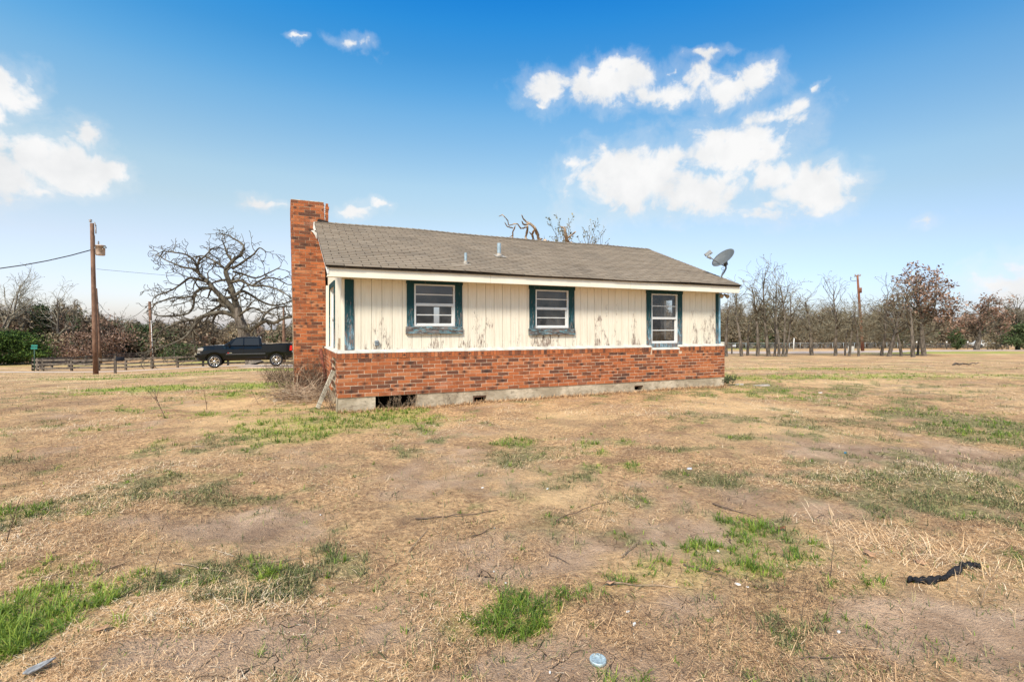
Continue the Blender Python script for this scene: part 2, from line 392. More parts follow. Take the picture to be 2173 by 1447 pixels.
def _ground(t):
    co = t.objco()
    g, dl, b = t.attr('green'), t.attr('dull'), t.attr('bare')
    big = t.noise(co, 0.35, 5, 0.6); mid = t.noise(co, 2.2, 6, 0.65, 0.4); fine = t.noise(co, 24, 5, 0.7); vf = t.noise(co, 110, 3, 0.7)
    straw = t.mix(t.framp(fine, 0.33, 0.66), (0.32, 0.180, 0.090), (0.82, 0.505, 0.25))
    straw = t.mix(t.math('MULTIPLY', t.framp(mid, 0.42, 0.68), 0.68), straw, (0.25, 0.145, 0.084))
    straw = t.mix(t.math('MULTIPLY', t.framp(big, 0.45, 0.65), 0.65), straw, (0.86, 0.57, 0.285))
    soil = t.mix(t.framp(mid, 0.3, 0.7), (0.35, 0.215, 0.13), (0.70, 0.465, 0.295))
    soil = t.mix(t.framp(vf, 0.45, 0.75, 0, 0.45), soil, (0.22, 0.14, 0.09))
    # drying cracks in the bare clay
    vor = t.node('ShaderNodeTexVoronoi', feature='DISTANCE_TO_EDGE'); t.set(vor.inputs['Vector'], t.vmath('ADD', co, t.vmath('MULTIPLY', t.node('ShaderNodeTexNoise', i_0=co, i_Scale=6.0).outputs[1], (0.18, 0.18, 0)))); vor.inputs['Scale'].default_value = 6.5
    crack = t.math('MULTIPLY', t.framp(vor.outputs[0], 0.0, 0.016, 1.0, 0.0), t.math('MULTIPLY', t.framp(t.noise(co, 1.3, 2), 0.5, 0.6), t.framp(b, 0.6, 0.95)))
    soil = t.mix(t.math('MULTIPLY', crack, 0.75), soil, (0.10, 0.065, 0.045))
    c = t.mix(b, straw, soil)
    c = t.mix(t.math('MULTIPLY', t.framp(t.noise(co, 0.75, 5, 0.7), 0.50, 0.64), 0.42), c, (0.24, 0.15, 0.095))
    gr = t.mix(t.framp(fine, 0.35, 0.65), (0.18, 0.22, 0.035), (0.46, 0.50, 0.09))
    c = t.mix(t.math('MULTIPLY', g, t.framp(t.node('ShaderNodeSeparateXYZ', i_0=co).outputs[1], 5.0, 14.0, 0.38, 0.80)), c, gr)
    du = t.mix(t.framp(fine, 0.35, 0.65), (0.11, 0.105, 0.042), (0.36, 0.31, 0.135))
    c = t.mix(t.math('MULTIPLY', dl, 0.78), c, du)
    # dark leaf litter and thatch specks
    sp = t.math('MULTIPLY', t.framp(t.noise(co, 14, 4, 0.75), 0.60, 0.70), t.framp(t.noise(co, 0.9, 3), 0.42, 0.6))
    c = t.mix(t.math('MULTIPLY', sp, 0.55), c, (0.12, 0.075, 0.045))
    # small dark clods and gaps in the thatch
    sp2 = t.math('MULTIPLY', t.framp(t.noise(co, 46, 3, 0.8, 0.6), 0.56, 0.66), t.framp(t.noise(co, 3.1, 4), 0.40, 0.62))
    c = t.mix(t.math('MULTIPLY', sp2, 0.50), c, (0.12, 0.073, 0.045))
    pb = t.framp(t.noise(co, 75, 1), 0.735, 0.76)
    c = t.mix(t.math('MULTIPLY', pb, 0.6), c, (0.66, 0.56, 0.46))
    bump(t, t.math('ADD', t.math('MULTIPLY', fine, 0.6), t.math('SUBTRACT', t.math('MULTIPLY', vf, 0.35), t.math('MULTIPLY', crack, 1.2))), 1.0, 0.05)
    return c
M = {}
M['ground'] = material('ground', _ground, 0.95, 0.1)
def _road(t):
    co = t.objco()
    c = t.mix(t.noise(co, 0.8, 4), (0.47, 0.35, 0.27), (0.58, 0.46, 0.37))
    return t.mix(t.framp(t.noise(co, 9, 5, 0.7), 0.45, 0.7, 0, 0.5), c, (0.40, 0.28, 0.2))
M['road'] = material('gravel', _road, 0.95, 0.1)
def _straw(t):
    r = t.attr('rnd')
    return t.ramp(r, [(0, (0.07, 0.04, 0.025)), (0.2, (0.22, 0.125, 0.068)), (0.42, (0.55, 0.335, 0.172)), (0.7, (0.79, 0.52, 0.275)), (0.9, (0.84, 0.62, 0.38)), (1, (0.88, 0.72, 0.50))])
M['straw'] = material('straw', _straw, 0.8, 0.15)
def _grass(t):
    r = t.attr('rnd')
    c = t.ramp(r, [(0, (0.04, 0.075, 0.014)), (0.35, (0.105, 0.175, 0.025)), (0.7, (0.21, 0.30, 0.036)), (1, (0.42, 0.47, 0.08))])
    t.b.inputs['Subsurface Weight'].default_value = 0.0
    tr = t.n.new('ShaderNodeBsdfTranslucent'); t.set(tr.inputs[0], t.mix(1.0, c, (1.0, 1.0, 0.6), 'MULTIPLY'))
    mx = t.n.new('ShaderNodeMixShader'); mx.inputs[0].default_value = 0.3
    t.l.new(t.b.outputs[0], mx.inputs[1]); t.l.new(tr.outputs[0], mx.inputs[2]); t.l.new(mx.outputs[0], t.out.inputs[0])
    return c
M['grass'] = material('green_blade', _grass, 0.55, 0.3)
def _dull(t):
    return t.ramp(t.attr('rnd'), [(0, (0.035, 0.04, 0.018)), (0.4, (0.095, 0.11, 0.042)), (0.75, (0.19, 0.20, 0.075)), (1, (0.38, 0.31, 0.15))])
M['dull'] = material('dull_blade', _dull, 0.8, 0.15)

def _brick(t):
    b1, b2, bu, bv = t.attr('b1'), t.attr('b2'), t.attr('bu'), t.attr('bv')
    co = t.objco()
    c = t.ramp(b1, [(0, (0.13, 0.058, 0.038)), (0.15, (0.21, 0.080, 0.042)), (0.4, (0.34, 0.108, 0.044)), (0.8, (0.47, 0.146, 0.052)), (1, (0.50, 0.20, 0.09))])
    # fired flashing: streaky dark centre on some bricks
    st = t.node('ShaderNodeCombineXYZ', i_0=t.math('MULTIPLY', bu, 2.2), i_1=t.math('MULTIPLY', bv, 6.0), i_2=t.math('MULTIPLY', b2, 60.0)).outputs[0]
    n = t.noise(st, 1.5, 4, 0.65, 0.8)
    du = t.math('ABSOLUTE', t.math('SUBTRACT', bu, 0.5)); dv = t.math('ABSOLUTE', t.math('SUBTRACT', bv, 0.5))
    r = t.math('ADD', t.math('MULTIPLY', du, 1.15), t.math('MULTIPLY', dv, 0.7))
    sm = t.framp(t.math('ADD', t.math('SUBTRACT', 0.55, r), t.math('MULTIPLY', t.math('SUBTRACT', n, 0.5), 1.6)), 0.02, 0.42)
    k = t.framp(b2, 0.50, 1.0, 0.0, 1.0)
    c = t.mix(t.math('MULTIPLY', sm, k), c, (0.050, 0.034, 0.028))
    g = t.noise(t.mapping(co, (1, 1, 6)), 26, 5, 0.7)
    c = t.mix(t.framp(g, 0.35, 0.7, 0.0, 0.45), c, t.mix(1.0, c, (0.42, 0.36, 0.33), 'MULTIPLY'))
    c = t.mix(t.framp(t.noise(co, 55, 2), 0.70, 0.76, 0, 0.7), c, (0.75, 0.62, 0.52))
    ef = t.math('MULTIPLY', t.framp(t.noise(co, 1.7, 4), 0.60, 0.75), 0.28)
    c = t.mix(ef, c, (0.58, 0.36, 0.26))
    bump(t, g, 0.5, 0.006)
    return c
M['brick'] = material('flashed_brick', _brick, 0.85, 0.2)
M['mortar'] = plain('mortar', (0.56, 0.43, 0.31), 0.95, 0.1, var=0.35, scale=14, bmp=0.4)
M['chimney_mortar'] = plain('chimney_mortar', (0.36, 0.26, 0.17), 0.95, 0.1, var=0.6, scale=5, bmp=0.4)

def _conc(t):
    co = t.objco()
    c = t.mix(t.framp(t.noise(co, 2.5, 6, 0.65), 0.35, 0.7), (0.34, 0.275, 0.19), (0.60, 0.50, 0.365))
    c = t.mix(t.framp(t.noise(t.mapping(co, (1, 1, 2.5)), 7, 5, 0.7), 0.48, 0.70, 0, 0.7), c, (0.17, 0.13, 0.09))
    bump(t, t.noise(co, 30, 4, 0.7), 0.6, 0.01)
    return c
M['concrete'] = material('weathered_concrete', _conc, 0.95, 0.1)

def _siding(t):
    co = t.objco(); sp = t.node('ShaderNodeSeparateXYZ', i_0=co)
    z = sp.outputs[2]; x = t.math('ADD', sp.outputs[0], sp.outputs[1])
    c = t.mix(t.noise(t.mapping(co, (9, 9, 0.8)), 2.0, 5), (0.69, 0.62, 0.49), (0.80, 0.75, 0.64))
    grain = t.noise(t.mapping(co, (60, 60, 2.0)), 2.0, 4, 0.6)
    c = t.mix(t.framp(grain, 0.3, 0.7, 0, 0.25), c, (0.55, 0.43, 0.28))
    # flaking: narrow vertical flakes, thick near the foot of the boards, patchy along the wall
    low = t.framp(z, 0.98, 1.25, 0.42, 0.0)
    midz = t.math('MULTIPLY', t.framp(z, 1.5, 2.15, 1.0, 0.0), t.framp(t.noise(t.mapping(co, (1.3, 1.3, 0.0)), 1.6, 2), 0.42, 0.60))
    p = t.math('ADD', low, t.math('MULTIPLY', midz, 0.80))
    fl = t.noise(t.mapping(co, (40, 40, 5.0)), 1.7, 6, 0.74)
    fl2 = t.noise(t.mapping(co, (5, 5, 2.2)), 1.5, 3, 0.5)
    v = t.math('ADD', t.math('ADD', t.math('MULTIPLY', fl, 0.98), t.math('MULTIPLY', t.math('SUBTRACT', fl2, 0.5), 0.55)), t.math('MULTIPLY', p, 0.16))
    m = t.math('MULTIPLY', t.framp(v, 0.662, 0.710), t.framp(p, 0.05, 0.25))
    dirt = t.math('MULTIPLY', t.framp(t.noise(t.mapping(co, (22, 22, 0.9)), 1.6, 5, 0.7), 0.47, 0.72), t.framp(z, 1.0, 2.2, 0.55, 0.18))
    c = t.mix(dirt, c, (0.40, 0.34, 0.26))
    wood = t.mix(t.framp(t.noise(t.mapping(co, (70, 70, 6)), 2, 4), 0.35, 0.65), (0.10, 0.075, 0.06), (0.40, 0.31, 0.25))
    c = t.mix(m, c, wood)
    bump(t, t.math('SUBTRACT', t.math('MULTIPLY', grain, 0.5), m), 0.35, 0.006)
    return c
M['siding'] = material('peeling_cream_paint', _siding, 0.8, 0.2)
M['groove'] = plain('groove_shadow_paint', (0.30, 0.23, 0.15), 0.9, 0.1)
M['cream'] = plain('cream_paint', (0.76, 0.70, 0.58), 0.7, 0.25, var=0.05, scale=2.5, bmp=0.05)
M['white'] = plain('white_paint', (0.70, 0.68, 0.63), 0.7, 0.25, var=0.10, scale=12, bmp=0.1)

def _teal(t):
    co = t.objco(); z = t.node('ShaderNodeSeparateXYZ', i_0=co).outputs[2]
    n = t.noise(t.mapping(co, (16, 16, 2.2)), 1.6, 6, 0.7, 0.4)
    n2 = t.noise(t.mapping(co, (34, 34, 4)), 1.6, 5, 0.7)
    wear = t.framp(z, 0.95, 2.1, 1.0, 0.0)
    a = t.math('ADD', n, t.math('MULTIPLY', wear, 0.30))
    c = t.mix(t.framp(a, 0.60, 0.84), (0.010, 0.045, 0.050), (0.065, 0.15, 0.19))
    c = t.mix(t.framp(t.math('ADD', n2, t.math('MULTIPLY', wear, 0.22)), 0.68, 0.80), c, (0.30, 0.42, 0.48))
    wd = t.framp(t.math('ADD', t.noise(t.mapping(co, (12, 12, 3)), 2.4, 6, 0.75), t.math('MULTIPLY', wear, 0.14)), 0.60, 0.66)
    c = t.mix(wd, c, t.mix(n2, (0.07, 0.055, 0.05), (0.24, 0.19, 0.17)))
    ru = t.framp(t.noise(co, 7.5, 2), 0.76, 0.79)
    c = t.mix(ru, c, (0.50, 0.16, 0.03))
    bump(t, n2, 0.4, 0.006)
    return c
M['teal'] = material('peeling_teal_paint', _teal, 0.75, 0.2)
def _sillwood(t):
    co = t.objco()
    n = t.noise(t.mapping(co, (2.2, 2.2, 14)), 2.4, 6, 0.75, 0.5); n2 = t.noise(t.mapping(co, (4, 4, 22)), 2.0, 5, 0.75)
    c = t.mix(t.framp(n, 0.42, 0.62), (0.06, 0.05, 0.045), (0.22, 0.18, 0.16))
    c = t.mix(t.framp(n2, 0.50, 0.60), c, (0.12, 0.25, 0.29))
    c = t.mix(t.framp(t.noise(t.mapping(co, (3, 3, 18)), 3.0, 5, 0.8), 0.58, 0.66), c, (0.45, 0.56, 0.60))
    bump(t, n, 0.6, 0.008)
    return c
M['sillwood'] = material('weathered_sill_paint', _sillwood, 0.85, 0.15)
M['alu'] = plain('white_aluminium', (0.62, 0.62, 0.60), 0.45, 0.5, var=0.06, scale=9)
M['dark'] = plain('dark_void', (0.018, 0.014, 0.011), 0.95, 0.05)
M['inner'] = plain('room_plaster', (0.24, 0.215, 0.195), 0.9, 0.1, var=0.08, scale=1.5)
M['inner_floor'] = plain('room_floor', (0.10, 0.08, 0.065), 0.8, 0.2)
def _glass(t):
    tr = t.n.new('ShaderNodeBsdfTransparent'); tr.inputs[0].default_value = (0.55, 0.56, 0.56, 1)
    gl = t.n.new('ShaderNodeBsdfGlossy'); gl.inputs['Roughness'].default_value = 0.03; gl.inputs[0].default_value = (0.9, 0.9, 0.9, 1)
    di = t.n.new('ShaderNodeBsdfDiffuse'); di.inputs[0].default_value = (0.35, 0.33, 0.31, 1)
    co = t.objco()
    m0 = t.n.new('ShaderNodeMixShader'); t.set(m0.inputs[0], t.framp(t.noise(co, 2.6, 6, 0.7, 0.6), 0.35, 0.7, 0.01, 0.22))
    t.l.new(tr.outputs[0], m0.inputs[1]); t.l.new(di.outputs[0], m0.inputs[2])
    fr = t.n.new('ShaderNodeFresnel'); fr.inputs[0].default_value = 1.5
    m1 = t.n.new('ShaderNodeMixShader'); t.set(m1.inputs[0], t.math('MULTIPLY', fr.outputs[0], 1.6, clamp=True))
    t.l.new(m0.outputs[0], m1.inputs[1]); t.l.new(gl.outputs[0], m1.inputs[2]); t.l.new(m1.outputs[0], t.out.inputs[0])
    return None
M['glass'] = material('dusty_window_glass', _glass)

def _shingle(t):
    r = t.attr('rnd'); co = t.objco()
    c = t.ramp(r, [(0, (0.215, 0.165, 0.115)), (0.5, (0.30, 0.235, 0.165)), (1, (0.39, 0.31, 0.225))])
    c = t.mix(t.framp(t.noise(co, 130, 2, 0.8), 0.3, 0.75, 0, 0.5), c, (0.10, 0.08, 0.065))
    c = t.mix(t.framp(t.noise(co, 1.3, 4, 0.6), 0.45, 0.7, 0, 0.35), c, (0.13, 0.108, 0.085))
    bump(t, t.noise(co, 160, 2), 0.4, 0.003)
    return c
M['shingle'] = material('asphalt_shingle', _shingle, 0.95, 0.15)
M['shingle_edge'] = plain('shingle_edge', (0.05, 0.042, 0.034), 0.95, 0.1)
M['galv'] = plain('galvanised_steel', (0.24, 0.30, 0.33), 0.7, 0.3, 0.15, var=0.25, scale=18)
M['tar'] = plain('roof_tar', (0.03, 0.024, 0.02), 0.8, 0.2)

def _bark(col1, col2, sc=5.0):
    def f(t):
        co = t.objco(); n = t.noise(t.mapping(co, (1, 1, 0.35)), sc, 6, 0.7, 0.4)
        c = t.mix(t.framp(n, 0.35, 0.65), col1, col2)
        bump(t, n, 0.8, 0.04)
        return c
    return f
M['trunk'] = material('oak_bark', _bark((0.055, 0.045, 0.036), (0.20, 0.165, 0.13), 4), 0.95, 0.1)
M['limb'] = material('lichened_limb_bark', _bark((0.042, 0.034, 0.026), (0.155, 0.132, 0.095), 2.5), 0.95, 0.1)
M['twig'] = material('grey_twig_bark', _bark((0.085, 0.072, 0.048), (0.26, 0.225, 0.15), 1.2), 0.95, 0.1)
M['pale_twig'] = material('pale_lichened_twigs', _bark((0.13, 0.115, 0.085), (0.34, 0.31, 0.235), 1.2), 0.95, 0.1)
M['brush'] = material('thicket_twigs', _bark((0.075, 0.052, 0.035), (0.29, 0.22, 0.145), 0.35), 0.95, 0.1)
M['deadwood'] = material('bleached_dead_wood', _bark((0.17, 0.12, 0.08), (0.52, 0.38, 0.26), 5), 0.9, 0.1)
M['pole'] = material('creosoted_pole_wood', _bark((0.10, 0.055, 0.035), (0.24, 0.14, 0.095), 3), 0.9, 0.15)
M['redpole'] = material('reddish_pole_wood', _bark((0.12, 0.045, 0.028), (0.27, 0.115, 0.065), 3), 0.9, 0.15)
M['fence'] = material('grey_fence_wood', _bark((0.065, 0.052, 0.042), (0.20, 0.165, 0.13), 3), 0.95, 0.1)
def leafm(name, stops):
    return material(name, lambda t: t.ramp(t.attr('rnd'), stops), 0.75, 0.15)
M['rust_leaf'] = leafm('rust_leaves', [(0, (0.085, 0.052, 0.038)), (0.5, (0.225, 0.135, 0.092)), (1, (0.40, 0.27, 0.20))])
M['juniper'] = leafm('juniper_foliage', [(0, (0.022, 0.038, 0.014)), (0.5, (0.065, 0.095, 0.035)), (1, (0.14, 0.165, 0.07))])
M['evergreen'] = leafm('evergreen_leaves', [(0, (0.014, 0.026, 0.007)), (0.5, (0.04, 0.075, 0.015)), (1, (0.13, 0.19, 0.035))])
M['tan_leaf'] = leafm('tan_leaves', [(0, (0.14, 0.10, 0.06)), (0.5, (0.28, 0.22, 0.13)), (1, (0.44, 0.36, 0.22))])
M['brush_fill'] = leafm('grey_brown_brush', [(0, (0.045, 0.032, 0.021)), (0.5, (0.150, 0.112, 0.072)), (1, (0.31, 0.24, 0.155))])
M['small_leaf'] = leafm('olive_small_leaves', [(0, (0.05, 0.05, 0.03)), (0.5, (0.15, 0.14, 0.08)), (1, (0.30, 0.26, 0.15))])
M['weed'] = plain('dead_weed_stalk', (0.13, 0.09, 0.065), 0.9, 0.1, var=0.3, scale=20)

# ---------------------------------------------------------------- ground sheet
def spacing(lim_neg, lim_pos, d, far_neg, far_pos, g):
    mid = list(np.arange(lim_neg, lim_pos + d / 2, d))
    p = mid[-1]; s = d
    while p < far_pos: s *= g; p += s; mid.append(p)
    p = mid[0]; s = d
    while p > far_neg: s *= g; p -= s; mid.insert(0, p)
    return np.array(mid)
gx = spacing(-9, 11, 0.062, -2000, 2000, 1.055)
gy = spacing(1.2, 15.5, 0.062, -300, 2300, 1.045)
GX, GY = np.meshgrid(gx, gy)
PX, PY = GX.ravel(), GY.ravel()
PZ = ground_z(PX, PY)
ny, nx = GX.shape
ii = (np.arange(ny - 1)[:, None] * nx + np.arange(nx - 1)[None, :]).ravel()
FQ = np.stack([ii, ii + 1, ii + nx + 1, ii + nx], 1)
mg, md, mb_ = masks(PX, PY)
me = np_mesh('ground', np.stack([PX, PY, PZ], 1), FQ, 4, {'green': mg, 'dull': md, 'bare': mb_}, smooth=True)
tag(mesh_obj('ground', me, M['ground']), kind='structure')

def road(name, pts, width, lift=0.05):
    """pts = [(px, Y)] centre line"""
    P = [Vector((at(px, Y), Y)) for px, Y in pts]
    cs = []
    for i in range(len(P) - 1):
        for k in range(10): cs.append(P[i].lerp(P[i + 1], k / 10))
    cs.append(P[-1])
    V = []; n = 7
    for i, c in enumerate(cs):
        d = (cs[min(i + 1, len(cs) - 1)] - cs[max(i - 1, 0)]).normalized(); nn = Vector((-d.y, d.x))
        wv_ = width * (1 + 0.12 * math.sin(i * 1.7) + 0.08 * math.sin(i * 0.63))
        for j in range(n):
            q = c + nn * (j / (n - 1) - 0.5) * wv_
            V.append((q.x, q.y, gz(q.x, q.y) + lift - (0.06 if j in (0, n - 1) else 0)))
    Fq = [(i * n + j, i * n + j + 1, (i + 1) * n + j + 1, (i + 1) * n + j) for i in range(len(cs) - 1) for j in range(n - 1)]
    me = np_mesh(name, V, Fq, 4, smooth=True)
    return tag(mesh_obj(name, me, M['road']), kind='structure')
road('dirt_road', [(-420, 39), (-150, 39.5), (60, 40.5), (200, 41), (300, 42), (400, 42.5), (480, 41), (560, 39), (640, 38.5)], 2.8)
road('gravel_road', [(-500, 60), (-100, 61.5), (20, 63), (110, 66.5), (210, 72), (310, 80), (430, 93)], 5.0, 0.08)
road('gravel_lane', [(1380, 62), (1540, 62.5), (1700, 63), (1800, 65), (1920, 70), (2060, 74), (2260, 80), (2500, 88)], 7.0, 0.08)
road('driveway', [(520, 32.2), (552, 31.5), (590, 32), (640, 33.5)], 1.3, 0.03)

# ---------------------------------------------------------------- grass: straw litter, green blades, dull tufts
def blades(name, n, pos, head, L, W, pitch, droop, rnd, mat, base_dark=True):
    """each blade: 3 stations, 2 quads; pitch = rise angle, droop = bend"""
    side = np.stack([-np.sin(head), np.cos(head), np.zeros(n)], 1)
    V = np.zeros((n, 6, 3), np.float32)
    p = pos.copy(); ang = pitch.copy()
    hd = head.copy()
    for k, wf in enumerate((1.0, 0.85, 0.15)):
        V[:, 2 * k] = p - side * (W * wf / 2)[:, None]
        V[:, 2 * k + 1] = p + side * (W * wf / 2)[:, None]
        d = np.stack([np.cos(ang) * np.cos(hd), np.cos(ang) * np.sin(hd), np.sin(ang)], 1)
        p = p + d * (L / 2)[:, None]
        ang = ang - droop; hd = hd + droop * 0.4
    b = np.arange(n)[:, None] * 6
    Fq = np.concatenate([b + np.array([0, 1, 3, 2]), b + np.array([2, 3, 5, 4])], 0)
    at_ = np.repeat(rnd, 6)
    me = np_mesh(name, V.reshape(-1, 3), Fq, 4, {'rnd': at_})
    return mesh_obj(name, me, mat)

rg = np.random.default_rng(11)
def sample(n, y0, y1, power=1.0, margin=1.18):
    """points over the yard, denser towards the viewer's end of the lot"""
    t = rg.random(n)
    if power == 1.0: Y = 1 / (1 / y0 + (1 / y1 - 1 / y0) * t)
    else: Y = y0 * (y1 / y0) ** t
    X = (rg.random(n) * 2 - 1) * (margin * Y + 0.4)
    ok = ~in_house(X, Y, 0.03)
    return X[ok], Y[ok]
# straw
X1, Y1 = sample(420000, 1.55, 30, 1.0); X2, Y2 = sample(120000, 3.0, 34, 2.0)
X = np.concatenate([X1, X2]); Y = np.concatenate([Y1, Y2])
g, dl, b = masks(X, Y)
dens = (1 - 0.88 * b) * (1 - 0.6 * g) * (0.62 + 0.38 * sstep(Y, 3.2, 6)) * (0.12 + 1.1 * sstep(fbm(X * 1.3, Y * 1.3, 4, 91), 0.36, 0.6))
keep = rg.random(len(X)) < dens
X, Y, b = X[keep], Y[keep], b[keep]; n = len(X)
lod = 1 + 0.13 * np.maximum(Y - 2, 0)
L = (0.010 + 0.050 * rg.random(n) ** 2.4) * (1 + 0.07 * Y); W = (0.0011 + 0.0017 * rg.random(n)) * lod
long_ = rg.random(n) < 0.012; L[long_] *= 2.6; W[long_] *= 1.3
pos = np.stack([X, Y, ground_z(X, Y) + 0.003 + rg.random(n) * 0.012 * (1 + .05 * Y)], 1)
rnd = np.clip(rg.normal(0.46, 0.22, n) + (fbm(X * 0.8, Y * 0.8, 4, 7) - 0.5) * 1.5 - b * 0.08 + 0.14 * sstep(Y, 3, 6), 0, 1)
tag(blades('dry_grass', n, pos, rg.random(n) * 6.283, L, W, rg.normal(0.12, 0.26, n), rg.normal(0.15, 0.5, n), rnd, M['straw']), 'dry straw coloured grass clippings matted over the yard', 'dry grass', kind='stuff')
# green blades
X1, Y1 = sample(520000, 1.6, 24, 1.0); X2, Y2 = sample(260000, 4, 36, 2.0)
X = np.concatenate([X1, X2]); Y = np.concatenate([Y1, Y2])
g, dl, b = masks(X, Y)
keep = rg.random(len(X)) < (g ** 1.4 * (0.05 + 0.75 * sstep(fbm(X * 9, Y * 9, 3, 13), 0.42, 0.62)) * (0.28 + 0.72 * sstep(Y, 4, 8)) + 0.003)
X, Y, gk = X[keep], Y[keep], g[keep]; n = len(X)
lod = 1 + 0.16 * np.maximum(Y - 2, 0)
L = (0.020 + 0.066 * rg.random(n)) * (0.35 + 0.75 * gk) * (0.9 + 0.02 * Y); W = (0.0028 + 0.0026 * rg.random(n)) * lod
pos = np.stack([X, Y, ground_z(X, Y) - 0.004], 1)
rnd = np.clip(rg.normal(0.5, 0.2, n) + (fbm(X * 1.4, Y * 1.4, 3, 3) - 0.5) * 0.9 + 0.12 * (X < -1.2) * (Y < 3.2), 0, 1)
tag(blades('green_grass', n, pos, rg.random(n) * 6.283, L, W, rg.normal(1.05, 0.3, n), rg.normal(0.5, 0.3, n), rnd, M['grass']), 'bright green grass sprouting in patches through the dead lawn', 'grass', kind='stuff')
# green tufts: blades fanning from shared roots
X, Y = sample(60000, 1.6, 12, 1.0)
g, dl, b = masks(X, Y)
keep = rg.random(len(X)) < (g ** 1.5 * np.where((X < -0.95) & (Y < 3.1), 0.50, 0.36) * (0.15 + 0.85 * sstep(fbm(X * 6, Y * 6, 3, 23), 0.32, 0.58)) + 0.0025)
X, Y, gk = X[keep], Y[keep], g[keep]; nt = len(X); nb_ = 11
sz = (0.35 + 0.75 * rg.random(nt)) * (0.55 + 0.6 * gk)
X = np.repeat(X, nb_) + rg.normal(0, .010, nt * nb_); Y = np.repeat(Y, nb_) + rg.normal(0, .010, nt * nb_); sz = np.repeat(sz, nb_); tone = np.repeat(rg.normal(0, .13, nt), nb_); n = nt * nb_
lod = 1 + 0.16 * np.maximum(Y - 2, 0)
pos = np.stack([X, Y, ground_z(X, Y) - 0.004], 1)
rnd = np.clip(rg.normal(0.52, 0.16, n) + tone + 0.15 * (X < -1.2) * (Y < 3.2), 0, 1)
tag(blades('grass_tufts', n, pos, rg.random(n) * 6.283, (0.036 + 0.070 * rg.random(n)) * sz, (0.0028 + 0.002 * rg.random(n)) * lod, rg.normal(1.0, 0.28, n), rg.normal(0.65, 0.3, n), rnd, M['grass']), 'tufts of fresh green grass fanning out of the dead lawn', 'grass', kind='stuff')
# dull tufts
X1, Y1 = sample(420000, 1.7, 30, 1.0)
g, dl, b = masks(X1, Y1)
keep = rg.random(len(X1)) < (1.0 * dl + 0.05) * sstep(fbm(X1 * 5, Y1 * 5, 3, 63), 0.44, 0.58)
X, Y = X1[keep], Y1[keep]; n = len(X)
lod = 1 + 0.15 * np.maximum(Y - 2, 0)
pos = np.stack([X, Y, ground_z(X, Y) - 0.003], 1)
tag(blades('weed_tufts', n, pos, rg.random(n) * 6.283, (0.02 + 0.045 * rg.random(n)) * (1 + 0.03 * Y), (0.0022 + 0.002 * rg.random(n)) * lod, rg.normal(0.8, 0.4, n), rg.normal(0.4, 0.3, n), rg.random(n), M['dull']), 'dull olive weeds and sedge scattered over bare soil', 'weeds', kind='stuff')

# ================================================================ THE HOUSE (local x = along the wall, y = into the house)
house = empty('brick_house', HC, HTH, 'low cream sided house with orange brick skirt and tall brick chimney', 'house')

def rect_minus(a0, a1, z0, z1, holes):
    xs = sorted({a0, a1, *[min(max(h[0], a0), a1) for h in holes], *[min(max(h[1], a0), a1) for h in holes]})
    out = []
    for x0, x1 in zip(xs, xs[1:]):
        if x1 - x0 < 1e-5: continue
        xm = (x0 + x1) / 2; segs = [(z0, z1)]
        for h in holes:
            if h[0] < xm < h[1]:
                ns = []
                for s0, s1 in segs:
                    if h[3] <= s0 or h[2] >= s1: ns.append((s0, s1)); continue
                    if h[2] > s0: ns.append((s0, h[2]))
                    if h[3] < s1: ns.append((h[3], s1))
                segs = ns
        for s in segs: out.append((x0, x1, s[0], s[1]))
    return out

